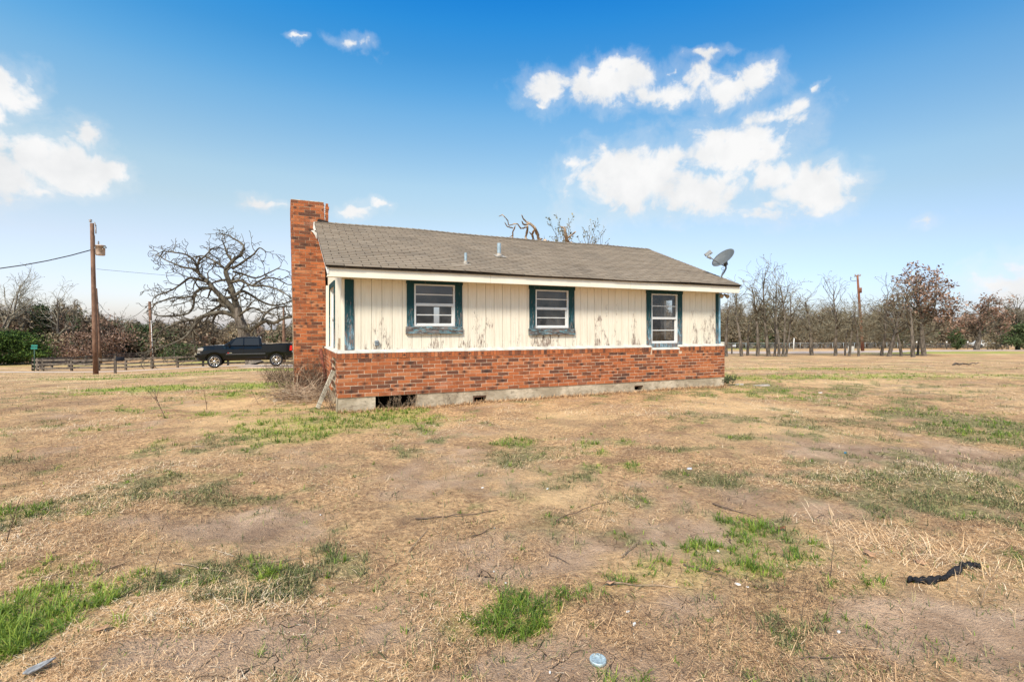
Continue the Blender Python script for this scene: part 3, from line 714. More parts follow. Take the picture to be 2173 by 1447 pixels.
brng = np.random.default_rng(4)
class Bricks:
    """individual bricks standing 8 mm proud of their mortar bed"""
    def __init__(s): s.V = []; s.F = []; s.a = {'b1': [], 'b2': [], 'bu': [], 'bv': []}; s.mi = []
    def brick(s, O, S, Nn, s0, s1, z0, z1, proud=0.004, deep=0.02, rot=False):
        O, S, Nn = Vector(O), Vector(S), Vector(Nn)
        pr = proud + brng.normal(0, 0.0012)
        v = []
        for d in (-deep, pr):
            for a, z in ((s0, z0), (s1, z0), (s1, z1), (s0, z1)):
                v.append(O + S * a + Vector((0, 0, z)) + Nn * d)
        b = len(s.V); s.V += v
        s.F += [tuple(b + i for i in f) for f in ((4, 5, 6, 7), (0, 1, 5, 4), (1, 2, 6, 5), (2, 3, 7, 6), (3, 0, 4, 7))]
        r1, r2 = brng.random(), brng.random()
        uv = ((0, 0), (0, 1), (1, 1), (1, 0)) if rot else ((0, 0), (1, 0), (1, 1), (0, 1))
        for k in range(2):
            for q in uv:
                s.a['b1'].append(r1); s.a['b2'].append(r2); s.a['bu'].append(q[0]); s.a['bv'].append(q[1])
    def wall(s, O, S, Nn, s0, s1, z0, z1, holes=(), pitch=0.232, ch=0.0682, m=0.0095, phase=0.0):
        k = 0; z = z0
        while z + ch * 0.6 < z1:
            zt_ = min(z + ch - m, z1)
            off = phase + (0.5 * pitch if k % 2 else 0) + brng.normal(0, 0.006) + (0.07 * pitch if k % 4 == 2 else 0)
            x = s0 - off
            while x < s1:
                a0, a1 = max(x, s0), min(x + pitch - m, s1)
                if a1 - a0 > 0.025:
                    cx_, cz_ = (a0 + a1) / 2, (z + zt_) / 2
                    if not any(h[0] < cx_ < h[1] and h[2] < cz_ < h[3] for h in holes):
                        j = brng.normal(0, 0.0012, 2)
                        s.brick(O, S, Nn, a0, a1, z + j[0], zt_ + j[1])
                x += pitch
            z += ch; k += 1
    def rowlock(s, O, S, Nn, s0, s1, z0, z1, holes=(), pitch=0.0665, m=0.009):
        x = s0
        while x < s1 - 0.03:
            if not any(h[0] < x + pitch / 2 < h[1] for h in holes):
                s.brick(O, S, Nn, x, min(x + pitch - m, s1), z0, z1 + brng.normal(0, 0.002), proud=0.013, rot=True)
            x += pitch
    def build(s, name, parent, shear=None):
        V = np.array([tuple(v) for v in s.V])
        if shear: V = shear(V)
        me = np_mesh(name, V, np.array([list(f) for f in s.F]), 4, s.a)
        return mesh_obj(name, me, M['brick'], parent)

ZS, ZB = 0.959, 0.184
NOTCH = (6.88, 7.70)
# --- foundation with crawl-space openings
CR = [(0.647, 1.406, -0.5, 0.178), (2.50, 2.784, -0.045, 0.086), (6.39, 6.64, -0.012, 0.097)]
mb = MB()
for r in rect_minus(0, LEN, -0.6, ZB, CR): mb.box(r[0], r[1], 0.012, 0.20, r[2], r[3])
mb.box(0.0, 0.011, 0.012, 0.30, -0.6, ZB); mb.box(0.012, 0.20, 0.2, 0.30, -0.6, ZB); mb.box(0.012, 0.2, 1.22, DEP, -0.6, ZB); mb.box(LEN - 0.2, LEN - 0.012, 0.2, DEP, -0.6, ZB); mb.box(0.2, LEN - 0.2, DEP - 0.2, DEP, -0.6, ZB)
mb.build('foundation', M['concrete'], house)
mb = MB(); mb.box(2.50, 2.53, 0.03, 0.19, -0.04, 0.08); mb.box(2.50, 2.784, 0.03, 0.12, 0.055, 0.08)
bbm = plain('broken_brick', (0.26, 0.15, 0.10), 0.95, 0.1, var=.4, scale=30); mb.build('vent_block', bbm, house); MB().box(6.39, 6.64, 0.04, 0.12, 0.07, 0.09).build('vent_block', bbm, house)
mb = MB(); mb.box(0.22, 0.26, 0.22, 1.5, -0.6, 0.95); mb.box(0.27, LEN - 0.25, 0.75, 0.80, -0.6, 0.7); mb.build('crawl_space_dark', M['dark'], house)  # near-black sheets stand in for the shade inside the crawl space

# --- brick skirt
hole_g = [(0.30, 0.52, -1, 0.86), (0.50, 1.0, -1, 0.90), (0.95, 1.22, -1, 0.62)]
mb = MB()
for r in rect_minus(0.0, LEN, ZB, ZS - 0.012, [(NOTCH[0], NOTCH[1], 0.895, 2)]): mb.box(r[0], r[1], 0.0, 0.09, r[2], r[3])
for r in rect_minus(0.09, 3.06, ZB, ZS - 0.012, hole_g): mb.box(0.0, 0.09, r[0], r[1], r[2], r[3])
mb.box(LEN - 0.09, LEN, 0.09, DEP, ZB, ZS - 0.012); mb.box(0.09, LEN - 0.09, DEP - 0.09, DEP, ZB, ZS - 0.012)
mb.box(0.0, 0.09, 4.2, DEP, ZB, ZS - 0.012)
sk = mb.build('mortar_bed', M['mortar'], None)
B = Bricks()
B.wall((0, 0, 0), (1, 0, 0), (0, -1, 0), 0, LEN, ZB + 0.004, 0.858, [(NOTCH[0], NOTCH[1], 0.80, 2)])
B.rowlock((0, 0, 0), (1, 0, 0), (0, -1, 0), 0, LEN, 0.866, ZS, [(NOTCH[0], NOTCH[1])])
B.rowlock((0, 0, 0), (1, 0, 0), (0, -1, 0), NOTCH[0], NOTCH[1], 0.806, 0.90)
B.wall((0, 0, 0), (0, 1, 0), (-1, 0, 0), 0, 3.05, ZB + 0.004, 0.858, hole_g)
B.rowlock((0, 0, 0), (0, 1, 0), (-1, 0, 0), 0, 3.05, 0.866, ZS)
B.wall((LEN, 0, 0), (0, 1, 0), (1, 0, 0), 0, DEP, ZB + 0.004, 0.858)
B.rowlock((LEN, 0, 0), (0, 1, 0), (1, 0, 0), 0, DEP, 0.866, ZS)
bw = B.build('brick_skirt', house)
sk.parent = bw
# white painted sill flashing on top of the bricks
mb = MB()
for x0, x1, dz in ((0.0, NOTCH[0], 0), (NOTCH[0], NOTCH[1], -0.058), (NOTCH[1], LEN - 0.03, 0)):
    mb.prism([(-0.016, ZS + dz), (0.10, ZS + dz), (0.10, 1.022 + dz), (-0.012, 0.975 + dz)], x0, x1, 'yz')
mb2 = MB()
mb.prism([(-0.016, ZS + 0.001), (0.10, ZS + 0.001), (0.10, 1.020), (-0.012, 0.974)], 0.105, 3.0, 'xz')
mb.box(LEN - 0.03, LEN - 0.01, -0.01, 0.12, ZS, 1.06)
mb.build('sill_flashing', plain('dirty_white_caulk', (0.52, 0.49, 0.43), 0.85, 0.15, var=.22, scale=5), house)

# --- siding with real grooves
W1 = (1.357, 2.155, 1.435, 2.226); W2 = (3.892, 4.690, 1.402, 2.200); W3 = (6.918, 7.708, 1.043, 2.203)
holes = [W1, W2, W3]
ZT = 2.36
gro = [0.408 - 2 * 0.1835 + 0.1835 * k for k in range(52)]
gro = [g_ for g_ in gro if 0.12 < g_ < 9.0]
mb = MB(); edges = [0.10] + gro + [9.09]
for a0, a1 in zip(edges, edges[1:]):
    for r in rect_minus(a0 + 0.0035, a1 - 0.0035, 0.90, ZT, holes): mb.box(r[0], r[1], 0.09, 0.100, r[2], r[3])
mb2 = MB()
for r in rect_minus(0.10, 9.09, 0.90, ZT, holes): mb2.box(r[0], r[1], 0.1005, 0.17, r[2], r[3])
sd = mb.build('siding', M['siding'], house); mb2.build('groove_backing', M['groove'], sd)

def roof_z(t): return 2.444 + 0.40 * (t + 0.34) if t < 3.1 else 2.444 + 0.40 * (6.54 - t)
# gable ends (left with its window opening, right with the one you can see through)
GW = (1.40, 2.45, 0.97, 2.25); RW = (1.64, 2.02, 1.08, 2.185)
for nm, x0, x1, hs, outer in (('gable_siding', 0.10, 0.17, [GW], 0.09), ('gable_siding', 9.02, 9.09, [RW], 9.09)):
    mb = MB()
    for r in rect_minus(0.10 if x0 < 1 else 0.1705, DEP - 0.1, 0.90, 2.45, hs): mb.box(x0, x1, r[0], r[1], r[2], r[3])
    mb.prism([(0.10, 2.45), (DEP - 0.1, 2.45), (3.1, roof_z(3.1) - 0.05)], x0, x1, 'yz')
    for k in range(30):
        t0 = 0.105 + k * 0.2
        if t0 + 0.195 > DEP - 0.1: break
        for r in rect_minus(t0, t0 + 0.192, 0.92, min(roof_z(t0), roof_z(t0 + 0.19)) - 0.08, hs):
            mb.box(outer - 0.012 if x0 < 1 else outer, outer + 0.01 if x0 < 1 else outer + 0.012, r[0], r[1], r[2], r[3])
    mb.build(nm, M['siding'], house)
mb = MB(); bx_ = mb.box
for r in rect_minus(0.1, LEN - 0.1, 0.90, 2.45, [(3.40, 3.60, 1.50, 2.06)]): mb.box(r[0], r[1], DEP - 0.16, DEP - 0.09, r[2], r[3])
mb.build('rear_siding', M['siding'], house)

# --- rooms behind the glass
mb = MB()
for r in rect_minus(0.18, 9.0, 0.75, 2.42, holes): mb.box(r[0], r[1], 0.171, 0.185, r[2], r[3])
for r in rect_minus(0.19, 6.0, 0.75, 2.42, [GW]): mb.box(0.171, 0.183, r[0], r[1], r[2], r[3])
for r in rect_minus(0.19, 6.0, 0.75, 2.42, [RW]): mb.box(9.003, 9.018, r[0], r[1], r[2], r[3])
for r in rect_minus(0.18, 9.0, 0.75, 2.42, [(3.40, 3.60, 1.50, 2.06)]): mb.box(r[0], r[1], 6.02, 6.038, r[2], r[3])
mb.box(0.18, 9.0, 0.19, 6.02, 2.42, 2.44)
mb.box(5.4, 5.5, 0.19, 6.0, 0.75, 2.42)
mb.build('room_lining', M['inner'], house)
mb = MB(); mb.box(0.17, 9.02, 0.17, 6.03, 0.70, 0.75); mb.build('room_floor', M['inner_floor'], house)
mb = MB()
for t0 in (2.06, 2.30, 2.42): mb.box(8.96, 9.0, t0, t0 + 0.05, 0.75, 2.25)
mb.box(8.97, 9.0, RW[0] - 0.06, RW[0], 1.0, 2.24); mb.box(8.97, 9.0, RW[0], RW[1], 1.62, 1.665); mb.box(8.97, 9.0, RW[0] - 0.06, RW[1] + 0.02, 1.03, 1.08)
mb.build('door_casing', M['white'], house)

# --- corner boards
def teal_board(name, x0, x1, y0, y1, z0, z1, parent, mat='teal'):
    return MB().box(x0, x1, y0, y1, z0, z1).build(name, M[mat], parent, bevel=0.004)
teal_board('corner_board', 0.128, 0.283, 0.066, 0.0895, 1.018, 2.262, house)
teal_board('corner_board', 8.952, 9.038, 0.066, 0.0895, 1.018, 2.262, house)
MB().box(0.088, 0.126, 0.084, 0.12, 0.995, 2.262).build('corner_strip', M['cream'], house)
MB().box(9.04, 9.102, 0.070, 0.12, 1.0, 2.262).build('corner_strip', plain('faded_blue_trim', (0.20, 0.34, 0.42), 0.8, 0.2, var=.3, scale=8), house)

# --- front windows
def front_window(w, label, full):
    a0, a1, z0, z1 = w
    r = empty('window', (0, 0, 0), 0, label, None, parent=house)
    fw = 0.034
    mb = MB(); y0, y1 = 0.070, 0.150
    mb.box(a0, a0 + fw, y0, y1, z0, z1); mb.box(a1 - fw, a1, y0, y1, z0, z1)
    mb.box(a0 + fw, a1 - fw, y0, y1, z1 - 0.026, z1); mb.box(a0 + fw, a1 - fw, y0, y1, z0, z0 + 0.03)
    zm = (z0 + z1) / 2 + 0.012
    mb.box(a0 + fw, a1 - fw, 0.078, 0.135, zm - 0.026, zm + 0.026)
    # lower sash stiles and rail, standing behind
    mb.box(a0 + fw, a0 + fw + 0.016, 0.100, 0.125, z0 + 0.03, zm - 0.026); mb.box(a1 - fw - 0.026, a1 - fw, 0.100, 0.125, z0 + 0.03, zm - 0.026)
    mb.box(a0 + fw + 0.016, a1 - fw - 0.026, 0.100, 0.125, z0 + 0.03, z0 + 0.055)
    mb.build('frame', M['alu'], r, bevel=0.002)
    mb = MB()
    zu = (zm + 0.026 + z1 - 0.026) / 2; zl = (zm - 0.026 + z0 + 0.05) / 2
    mb.box(a0 + fw, a1 - fw, 0.092, 0.108, zu - 0.010, zu + 0.010)
    mb.box(a0 + fw + 0.016, a1 - fw - 0.026, 0.100, 0.122, zl - 0.010, zl + 0.010)
    for q_ in (mb.v[:8], mb.v[8:]): MB().add(q_, [(0, 3, 2, 1), (4, 5, 6, 7), (0, 1, 5, 4), (1, 2, 6, 5), (2, 3, 7, 6), (3, 0, 4, 7)]).build('muntin', M['alu'], r)
    mb = MB()
    mb.add([(a0 + fw, 0.104, zm), (a1 - fw, 0.104, zm), (a1 - fw, 0.104, z1 - 0.02), (a0 + fw, 0.104, z1 - 0.02)], [(0, 1, 2, 3)])
    mb.add([(a0 + fw, 0.1155, z0 + 0.04), (a1 - fw, 0.1155, z0 + 0.04), (a1 - fw, 0.1155, zm - 0.02), (a0 + fw, 0.1155, zm - 0.02)], [(0, 1, 2, 3)])
    mb.build('glass', M['glass'], r, recalc=False)
    tw = 0.132
    teal_board('side_trim', a0 - tw, a0 + 0.002, 0.060, 0.0895, z0 - (0.004 if not full else 0.09), z1 + 0.002, r)
    teal_board('side_trim', a1 - 0.002, a1 + tw + 0.012, 0.060, 0.0895, z0 - (0.004 if not full else 0.09), z1 + 0.002, r)
    teal_board('head_trim', a0 - tw - 0.012, a1 + tw + 0.024, 0.052, 0.0893, z1 + 0.004, 2.30, r)
    if full:
        MB().box(a0 + 0.0025, a1 - 0.0025, 0.058, 0.0895, z0 - 0.095, z0 - 0.002).build('window_sill', M['teal'], r, bevel=0.004)
    else:
        MB().box(a0 - tw - 0.022, a1 + tw + 0.02, 0.040, 0.0892, z0 - 0.145, z0 - 0.006).build('window_sill', M['sillwood'], r, bevel=0.006)
    return r
front_window(W1, 'window nearest the chimney, teal boards around it and a weathered sill board', False)
front_window(W2, 'middle window with faded teal boards', False)
front_window(W3, 'taller right hand window reaching down to the bricks', True)
# gable window in teal boards
r = empty('window', (0, 0, 0), 0, 'narrow looking window in the chimney end of the house', None, parent=house)
mb = MB(); mb.box(0.105, 0.15, GW[0], GW[0] + 0.06, GW[2], GW[3]); mb.box(0.105, 0.15, GW[1] - 0.06, GW[1], GW[2], GW[3]); mb.box(0.105, 0.15, GW[0], GW[1], GW[3] - 0.05, GW[3]); mb.box(0.105, 0.15, GW[0] + .06, GW[1] - .06, 1.58, 1.63)
mb.build('frame', M['alu'], r)
mb = MB(); mb.add([(0.13, GW[0], GW[2]), (0.13, GW[1], GW[2]), (0.13, GW[1], GW[3]), (0.13, GW[0], GW[3])], [(0, 1, 2, 3)]); mb.build('glass', M['glass'], r, recalc=False)
mb = MB(); mb.box(0.055, 0.077, GW[0] - 0.1, GW[0], 0.98, GW[3] + 0.1); mb.box(0.055, 0.077, GW[1], GW[1] + 0.1, 0.98, GW[3] + 0.1); mb.box(0.055, 0.077, GW[0], GW[1], GW[3], GW[3] + 0.1)
mb.build('side_trim', M['teal'], r)
# peeled strip of loose siding near the corner of the gable
mb = MB(); mb.box(0.06, 0.076, 0.30, 0.46, 1.0, 1.22); mb.box(0.062, 0.077, 0.50, 0.62, 1.0, 1.12); mb.build('loose_board', M['deadwood'], house)
MB().box(0.02, 0.088, 2.82, 2.92, 0.96, 2.36).build('end_board', M['cream'], house)

# --- roof
EAV, PIT = 2.444, math.atan(0.40)
AL, AR = -0.215, 9.375
su = Vector((0, math.cos(PIT), math.sin(PIT))); sn = Vector((0, -math.sin(PIT), math.cos(PIT)))
SL = 3.44 / math.cos(PIT)
def RP(a, s, h=0): return Vector((a, -0.34, EAV)) + su * s + sn * h
mb = MB()
def slab(a0, a1, s0, s1, h0, h1):
    v = [RP(a, s, h) for h in (h0, h1) for a, s in ((a0, s0), (a1, s0), (a1, s1), (a0, s1))]
    mb.add(v, [(0, 3, 2, 1), (4, 5, 6, 7), (0, 1, 5, 4), (1, 2, 6, 5), (2, 3, 7, 6), (3, 0, 4, 7)])
slab(AL, AR, 0.0, SL, -0.030, -0.010)
mirror = len(mb.v)
def backslab(a0, a1, t0, t1, h):
    mb.add([(a0, t0, roof_z(t0) - .03), (a1, t0, roof_z(t0) - .03), (a1, t1, roof_z(t1) - .03), (a0, t1, roof_z(t1) - .03), (a0, t0, roof_z(t0) + h), (a1, t0, roof_z(t0) + h), (a1, t1, roof_z(t1) + h), (a0, t1, roof_z(t1) + h)],
           [(0, 3, 2, 1), (4, 5, 6, 7), (0, 1, 5, 4), (1, 2, 6, 5), (2, 3, 7, 6), (3, 0, 4, 7)])
backslab(0.09, AR, 3.102, 6.54, 0.0); backslab(AL, 0.088, 4.2, 6.54, 0.0)
deck = mb.build('roof', M['shingle_edge'], house)
# tabs
srng = np.random.default_rng(8)
V = []; Fs = []; RN = []
EXP = 0.127; TAB = 0.305
def sag(a): return 0.012 * math.sin(a * 0.9) - 0.006 * math.sin(a * 2.3)
ncourse = int(SL / EXP) + 1
for k in range(ncourse):
    s0 = k * EXP - 0.012; s1 = min(s0 + EXP + 0.03, SL)
    x = AL - TAB * (0.5 if k % 2 else 0.0) - srng.random() * 0.03
    cr = srng.normal(0, 0.06)
    while x < AR:
        a0, a1 = max(x + 0.006, AL), min(x + TAB - 0.006, AR)
        if a1 - a0 > 0.02:
            lift = 0.0125 + abs(srng.normal(0, 0.0016)); ds = srng.normal(0, 0.0022)
            b_ = len(V)
            g0, g1 = sag(a0), sag(a1)
            V += [RP(a0, s0 + ds, lift + g0), RP(a1, s0 + ds, lift + g1), RP(a1, s1, 0.004 + g1), RP(a0, s1, 0.004 + g0), RP(a0, s0 + ds, lift - .009 + g0), RP(a1, s0 + ds, lift - .009 + g1)]
            Fs += [(b_, b_ + 1, b_ + 2, b_ + 3), (b_ + 4, b_ + 5, b_ + 1, b_)]
            RN += [min(1, max(0, srng.normal(0.5, 0.10) + cr))] * 6
        x += TAB
# ridge caps
x = AL
while x < AR:
    x1 = min(x + 0.15, AR); b_ = len(V); q = min(1, max(0, srng.normal(0.45, 0.2)))
    for a, hh in ((x, 0.028), (x1, 0.018)):
        V += [Vector((a, 3.1 - 0.13, roof_z(2.97) + hh + sag(a))), Vector((a, 3.1, roof_z(3.1) + hh + 0.002 + sag(a))), Vector((a, 3.1 + 0.13, roof_z(3.23) + hh + sag(a)))]
    Fs += [(b_, b_ + 3, b_ + 4, b_ + 1), (b_ + 1, b_ + 4, b_ + 5, b_ + 2)]
    RN += [q] * 6
    x = x1
for a0, a1, t0 in ((0.09, AR, 3.102), (AL, 0.088, 4.2)):
    for k in range(24):
        u0, u1 = t0 + (6.54 - t0) * k / 24, t0 + (6.54 - t0) * (k + 1) / 24; b_ = len(V)
        V += [Vector((a0, u0, roof_z(u0) + .004)), Vector((a1, u0, roof_z(u0) + .004)), Vector((a1, u1, roof_z(u1) + .014)), Vector((a0, u1, roof_z(u1) + .014)), Vector((a0, u1, roof_z(u1) + .005)), Vector((a1, u1, roof_z(u1) + .005))]
        Fs += [(b_, b_ + 1, b_ + 2, b_ + 3), (b_ + 3, b_ + 2, b_ + 5, b_ + 4)]; RN += [srng.random()] * 6
me = np_mesh('shingles', np.array([tuple(v) for v in V]), np.array(Fs), 4, {'rnd': RN})
mesh_obj('shingles', me, M['shingle'], deck)
# fascia in three lengths, soffit, rake boards
def a_of(px, t):
    u = (px - CX) / F
    Yd = ((HC.x * HP.x + HC.y * HP.y) + t) / (u * HP.x + HP.y)
    return (u * Yd - HC.x) * HL.x + (Yd - HC.y) * HL.y
fa = [-0.185, a_of(1041.5, -0.29), a_of(1338.5, -0.29), 9.345]
for i in range(3):
    MB().box(fa[i] + (0.002 if i else 0), fa[i + 1] - 0.002, -0.290, -0.262, 2.262, 2.411).build('fascia_board', M['cream'], house, bevel=0.003)
MB().box(-0.18, 9.34, -0.2955, -0.25, 2.4115, 2.428).build('drip_edge', plain('shaded_drip_edge', (0.23, 0.21, 0.19), 0.8, 0.2, var=.4, scale=12), house)  # dark grey puts the shade below the shingle overhang into the colour
MB().box(-0.17, 9.33, -0.262, 0.088, 2.285, 2.300).build('soffit', M['cream'], house)
for s_, x0, x1 in (('l', -0.190, -0.165), ('r', 9.325, 9.350)):
    for t0, t1 in ((-0.30, 3.0), (3.2, 6.5)):
        if s_ == 'l' and t0 > 3: t0 = 4.25
        m_ = MB(); d0 = -0.155
        m_.add([(x0, t0, roof_z(t0) + d0), (x1, t0, roof_z(t0) + d0), (x1, t1, roof_z(t1) + d0), (x0, t1, roof_z(t1) + d0),
                (x0, t0, roof_z(t0) - 0.032), (x1, t0, roof_z(t0) - 0.032), (x1, t1, roof_z(t1) - 0.032), (x0, t1, roof_z(t1) - 0.032)],
               [(0, 3, 2, 1), (4, 5, 6, 7), (0, 1, 5, 4), (1, 2, 6, 5), (2, 3, 7, 6), (3, 0, 4, 7)])
        m_.build('rake_board', M['white'], house)
for x0, x1 in ((-0.165, 0.088), (9.092, 9.325)):
    m_ = MB()
    for t0, t1 in ((-0.29, 3.02), (3.2 if x0 > 1 else 4.25, 6.5)):
        m_.add([(x0, t0, roof_z(t0) - .06), (x1, t0, roof_z(t0) - .06), (x1, t1, roof_z(t1) - .06), (x0, t1, roof_z(t1) - .06)], [(0, 1, 2, 3)])
    m_.build('soffit', M['cream'], house)
# pipe flues on the roof
for a, t, h, rr in ((2.40, 0.155, 0.235, 0.026), (3.46, 0.97, 0.30, 0.041)):
    z = roof_z(t)
    fl = MB().lathe([(rr, -0.03), (rr, h), (rr - 0.004, h), (rr - 0.004, h - 0.1)], 20, c=(a, t, z)).build('vent_pipe', M['galv'], house)
    m_ = MB(); m_.lathe([(rr * 1.9, -0.012), (rr * 1.2, 0.05), (rr * 1.02, 0.06)], 20, c=(a, t, z + 0.02)); 
    q = 2.6 * rr; m_.add([RP(a - q, (t + .34) / math.cos(PIT) - q, .022), RP(a + q * 1.4, (t + .34) / math.cos(PIT) - q, .022), RP(a + q, (t + .34) / math.cos(PIT) + q, .022), RP(a - q, (t + .34) / math.cos(PIT) + q, .022)], [(0, 1, 2, 3)])
    m_.build('flashing', plain('pale_sealant', (0.34, 0.30, 0.25), 0.8, 0.2, var=.3, scale=30), fl)
m_ = MB(); m_.box(0.645, 0.712, 0.045, 0.0895, 1.082, 1.178); m_.box(0.652, 0.705, 0.036, 0.045, 1.135, 1.168); m_.box(0.652, 0.705, 0.036, 0.045, 1.092, 1.125)
m_.build('outlet_box', plain('grey_outlet', (0.20, 0.23, 0.25), 0.5, 0.4), house, bevel=0.003)
# flood light under the right eave
fl = MB().box(9.17, 9.23, 0.14, 0.20, 2.262, 2.285).build('flood_light', plain('lamp_bronze', (0.12, 0.10, 0.07), 0.5, 0.4), house)
for a, sx in ((9.13, -1), (9.30, 1)):
    m_ = MB(); m_.tube([(9.2, 0.17, 2.262), (a + sx * 0.0, 0.14, 2.245)], 0.01, 6)
    m_.tube([(a, 0.14, 2.26), (a + sx * 0.01, 0.10, 2.23), (a + sx * .015, 0.03, 2.185)], [0.022, 0.034, 0.05], 14)
    m_.build('lamp_head', plain('lamp_glass', (0.33, 0.27, 0.18), 0.4, 0.5), fl)

# --- chimney (leans a little away from the house, and is split by a crack above the ridge)
CT0, CT1 = 3.055, 4.15; CL, CRR = -0.628, 0.062
def lean(V):
    V = V.copy(); V[:, 0] -= np.clip(V[:, 2] - 0.2, 0, 9) / 4.09 * 0.078; return V
mb = MB()
mb.box(CL, CRR, CT0, CT1, -0.3, 4.268)
for i in range(len(mb.v)):
    x, y, z = mb.v[i]; mb.v[i] = (x - max(0, z - 0.2) / 4.09 * 0.078, y, z)
ch = mb.build('chimney', M['chimney_mortar'], house)
B = Bricks()
B.wall((0, CT0, 0), (1, 0, 0), (0, -1, 0), CL, CRR, -0.02, 4.27, phase=0.06, pitch=0.229)
B.wall((CL, 0, 0), (0, 1, 0), (-1, 0, 0), CT0, CT1, -0.02, 4.27, phase=0.05, pitch=0.229)
B.wall((CRR, 0, 0), (0, 1, 0), (1, 0, 0), CT0, CT1, 3.5, 4.27, phase=0.05, pitch=0.229)
B.wall((0, CT1, 0), (1, 0, 0), (0, 1, 0), CL, CRR, -0.02, 4.27, pitch=0.229)
B.build('chimney_bricks', ch, lean)
m_ = MB(); m_.box(CL - .076, CRR - .080, CT0 - .006, CT1 + .006, 4.270, 4.282); m_.build('chimney_cap', M['mortar'], ch)
# the split-off column of brick ends
m_ = MB(); m_.box(0.034, 0.082, CT0 + 0.012, CT0 + 0.42, 3.70, 4.245); m_.build('mortar_bed', M['chimney_mortar'], ch)
B = Bricks(); z = 3.72; k = 0
while z < 4.23:
    x0 = 0.022 + brng.normal(0, 0.004) + (0.006 if k % 2 else 0); x1 = 0.084 + (0.014 if k == 6 else brng.normal(0, 0.003))
    B.brick((0, CT0, 0), (1, 0, 0), (0, -1, 0), x0, x1, z, z + 0.0587); B.brick((x1 - .004, 0, 0), (0, 1, 0), (1, 0, 0), CT0, CT0 + 0.42, z, z + 0.0587); z += 0.0682; k += 1
B.build('split_bricks', ch)
m_ = MB(); zz = 3.80
while zz < 4.24:
    m_.box(-0.004 + brng.normal(0, .003), 0.010 + brng.random() * 0.012, CT0 + .01, CT0 + .05, zz, zz + 0.022 + brng.random() * 0.02); zz += 0.05
m_.build('crack_mortar', M['white'], ch)
m_ = MB(); m_.prism([(-0.17, 3.815), (-0.13, 3.885), (0.0, 3.865), (0.075, 3.84), (0.085, 3.80), (-0.15, 3.78)], CT0 - .03, CT0 + .02, 'xz'); m_.build('tar_flashing', M['tar'], ch)
m_ = MB(); m_.prism([(-0.245, 3.66), (-0.235, 3.80), (-0.205, 3.81), (-0.19, 3.76), (-0.19, 3.62), (-0.215, 3.60)], CT0 - .05, CT0 - .012, 'xz')
m_.prism([(-0.29, 3.60), (-0.24, 3.615), (-0.17, 3.56), (-0.17, 3.42), (-0.20, 3.50), (-0.25, 3.57)], CT0 - .05, CT0 - .012, 'xz'); m_.build('torn_flashing', M['white'], ch)

# ================================================================ satellite dish (stands on the roof)
def dish():
    Yd = 12.72
    base = pt(1530.5, 591.5, Yd)
    r = empty('satellite_dish', base, 0, 'grey oval satellite dish on a bent mast at the right end of the roof', 'satellite dish')
    def L(px, py, dy=0): return pt(px, py, Yd + dy) - base
    grey = plain('dish_grey', (0.115, 0.12, 0.115), 0.5, 0.4, var=0.15, scale=6)
    mb = MB(); mb.tube([(0, 0, -0.02), L(1531, 586), L(1537, 577), L(1540.5, 570), L(1540.5, 563)], 0.021, 10); mb.build('mast', grey, r)
    mb = MB(); mb.box(-0.07, 0.07, -0.05, 0.05, -0.03, -0.008); mb.tube([(-0.05, 0, -0.01), (0.0, 0, 0.08)], 0.012, 6); mb.build('mounting_foot', M['galv'], r)
    MB().tube([L(1531, 588), L(1523, 590), (L(1521, 592))], 0.012, 6).build('brace', M['galv'], r)
    c = L(1535.5, 548.5)
    n = Vector((-0.66, -0.33, 0.66)).normalized()
    rad = 0.295; k = 40; rings = 8
    xv = Vector((1, 0, 1)); xv = (xv - n * xv.dot(n)).normalized(); yv = n.cross(xv)
    V = []; Fc = []
    for side in (0, 1):
        for i in range(rings + 1):
            rr = rad * i / rings
            for j in range(k):
                a = 2 * math.pi * j / k
                V.append(c + xv * rr * math.cos(a) * 1.06 + yv * rr * math.sin(a) * 0.96 + n * (0.085 * (i / rings) ** 2 - 0.05 - side * 0.008))
    for side in (0, 1):
        o = side * (rings + 1) * k
        for i in range(rings):
            for j in range(k):
                j2 = (j + 1) % k; f = (o + i * k + j, o + i * k + j2, o + (i + 1) * k + j2, o + (i + 1) * k + j)
                Fc.append(f if side == 0 else f[::-1])
    o = (rings + 1) * k
    for j in range(k): j2 = (j + 1) % k; Fc.append((rings * k + j, rings * k + j2, o + rings * k + j2, o + rings * k + j))
    mb = MB(); mb.add(V, Fc, 0, True); mb.build('reflector', grey, r, recalc=False)
    mb = MB(); mb.bar(c - n * 0.06, L(1540.5, 563), 0.07, 0.09); mb.build('bracket', grey, r)
    mb = MB(); mb.tube([L(1540, 566), L(1533, 562.5), L(1520, 555), L(1508.5, 547.5)], [0.014] * 4, 8); mb.build('feed_arm', grey, r)
    mb = MB(); mb.tube([L(1509, 549), L(1502, 543.5)], [0.022, 0.05], 12); mb.bar(L(1496.5, 542), L(1508, 533), 0.06, 0.075); mb.tube([L(1506, 540), L(1511.5, 536)], [0.018, 0.02], 8)
    mb.build('receiver', plain('receiver_grey', (0.28, 0.28, 0.27), 0.5, 0.4), r)
    mb = MB(); mb.tube([L(1534, 568) + Vector((0.035 * math.cos(q), 0, 0.035 * math.sin(q) - 0.03)) for q in np.linspace(0.5, 6.2, 14)] + [L(1532, 580), L(1530, 588)], 0.005, 5); mb.build('cable', M['dark'], r)
dish()

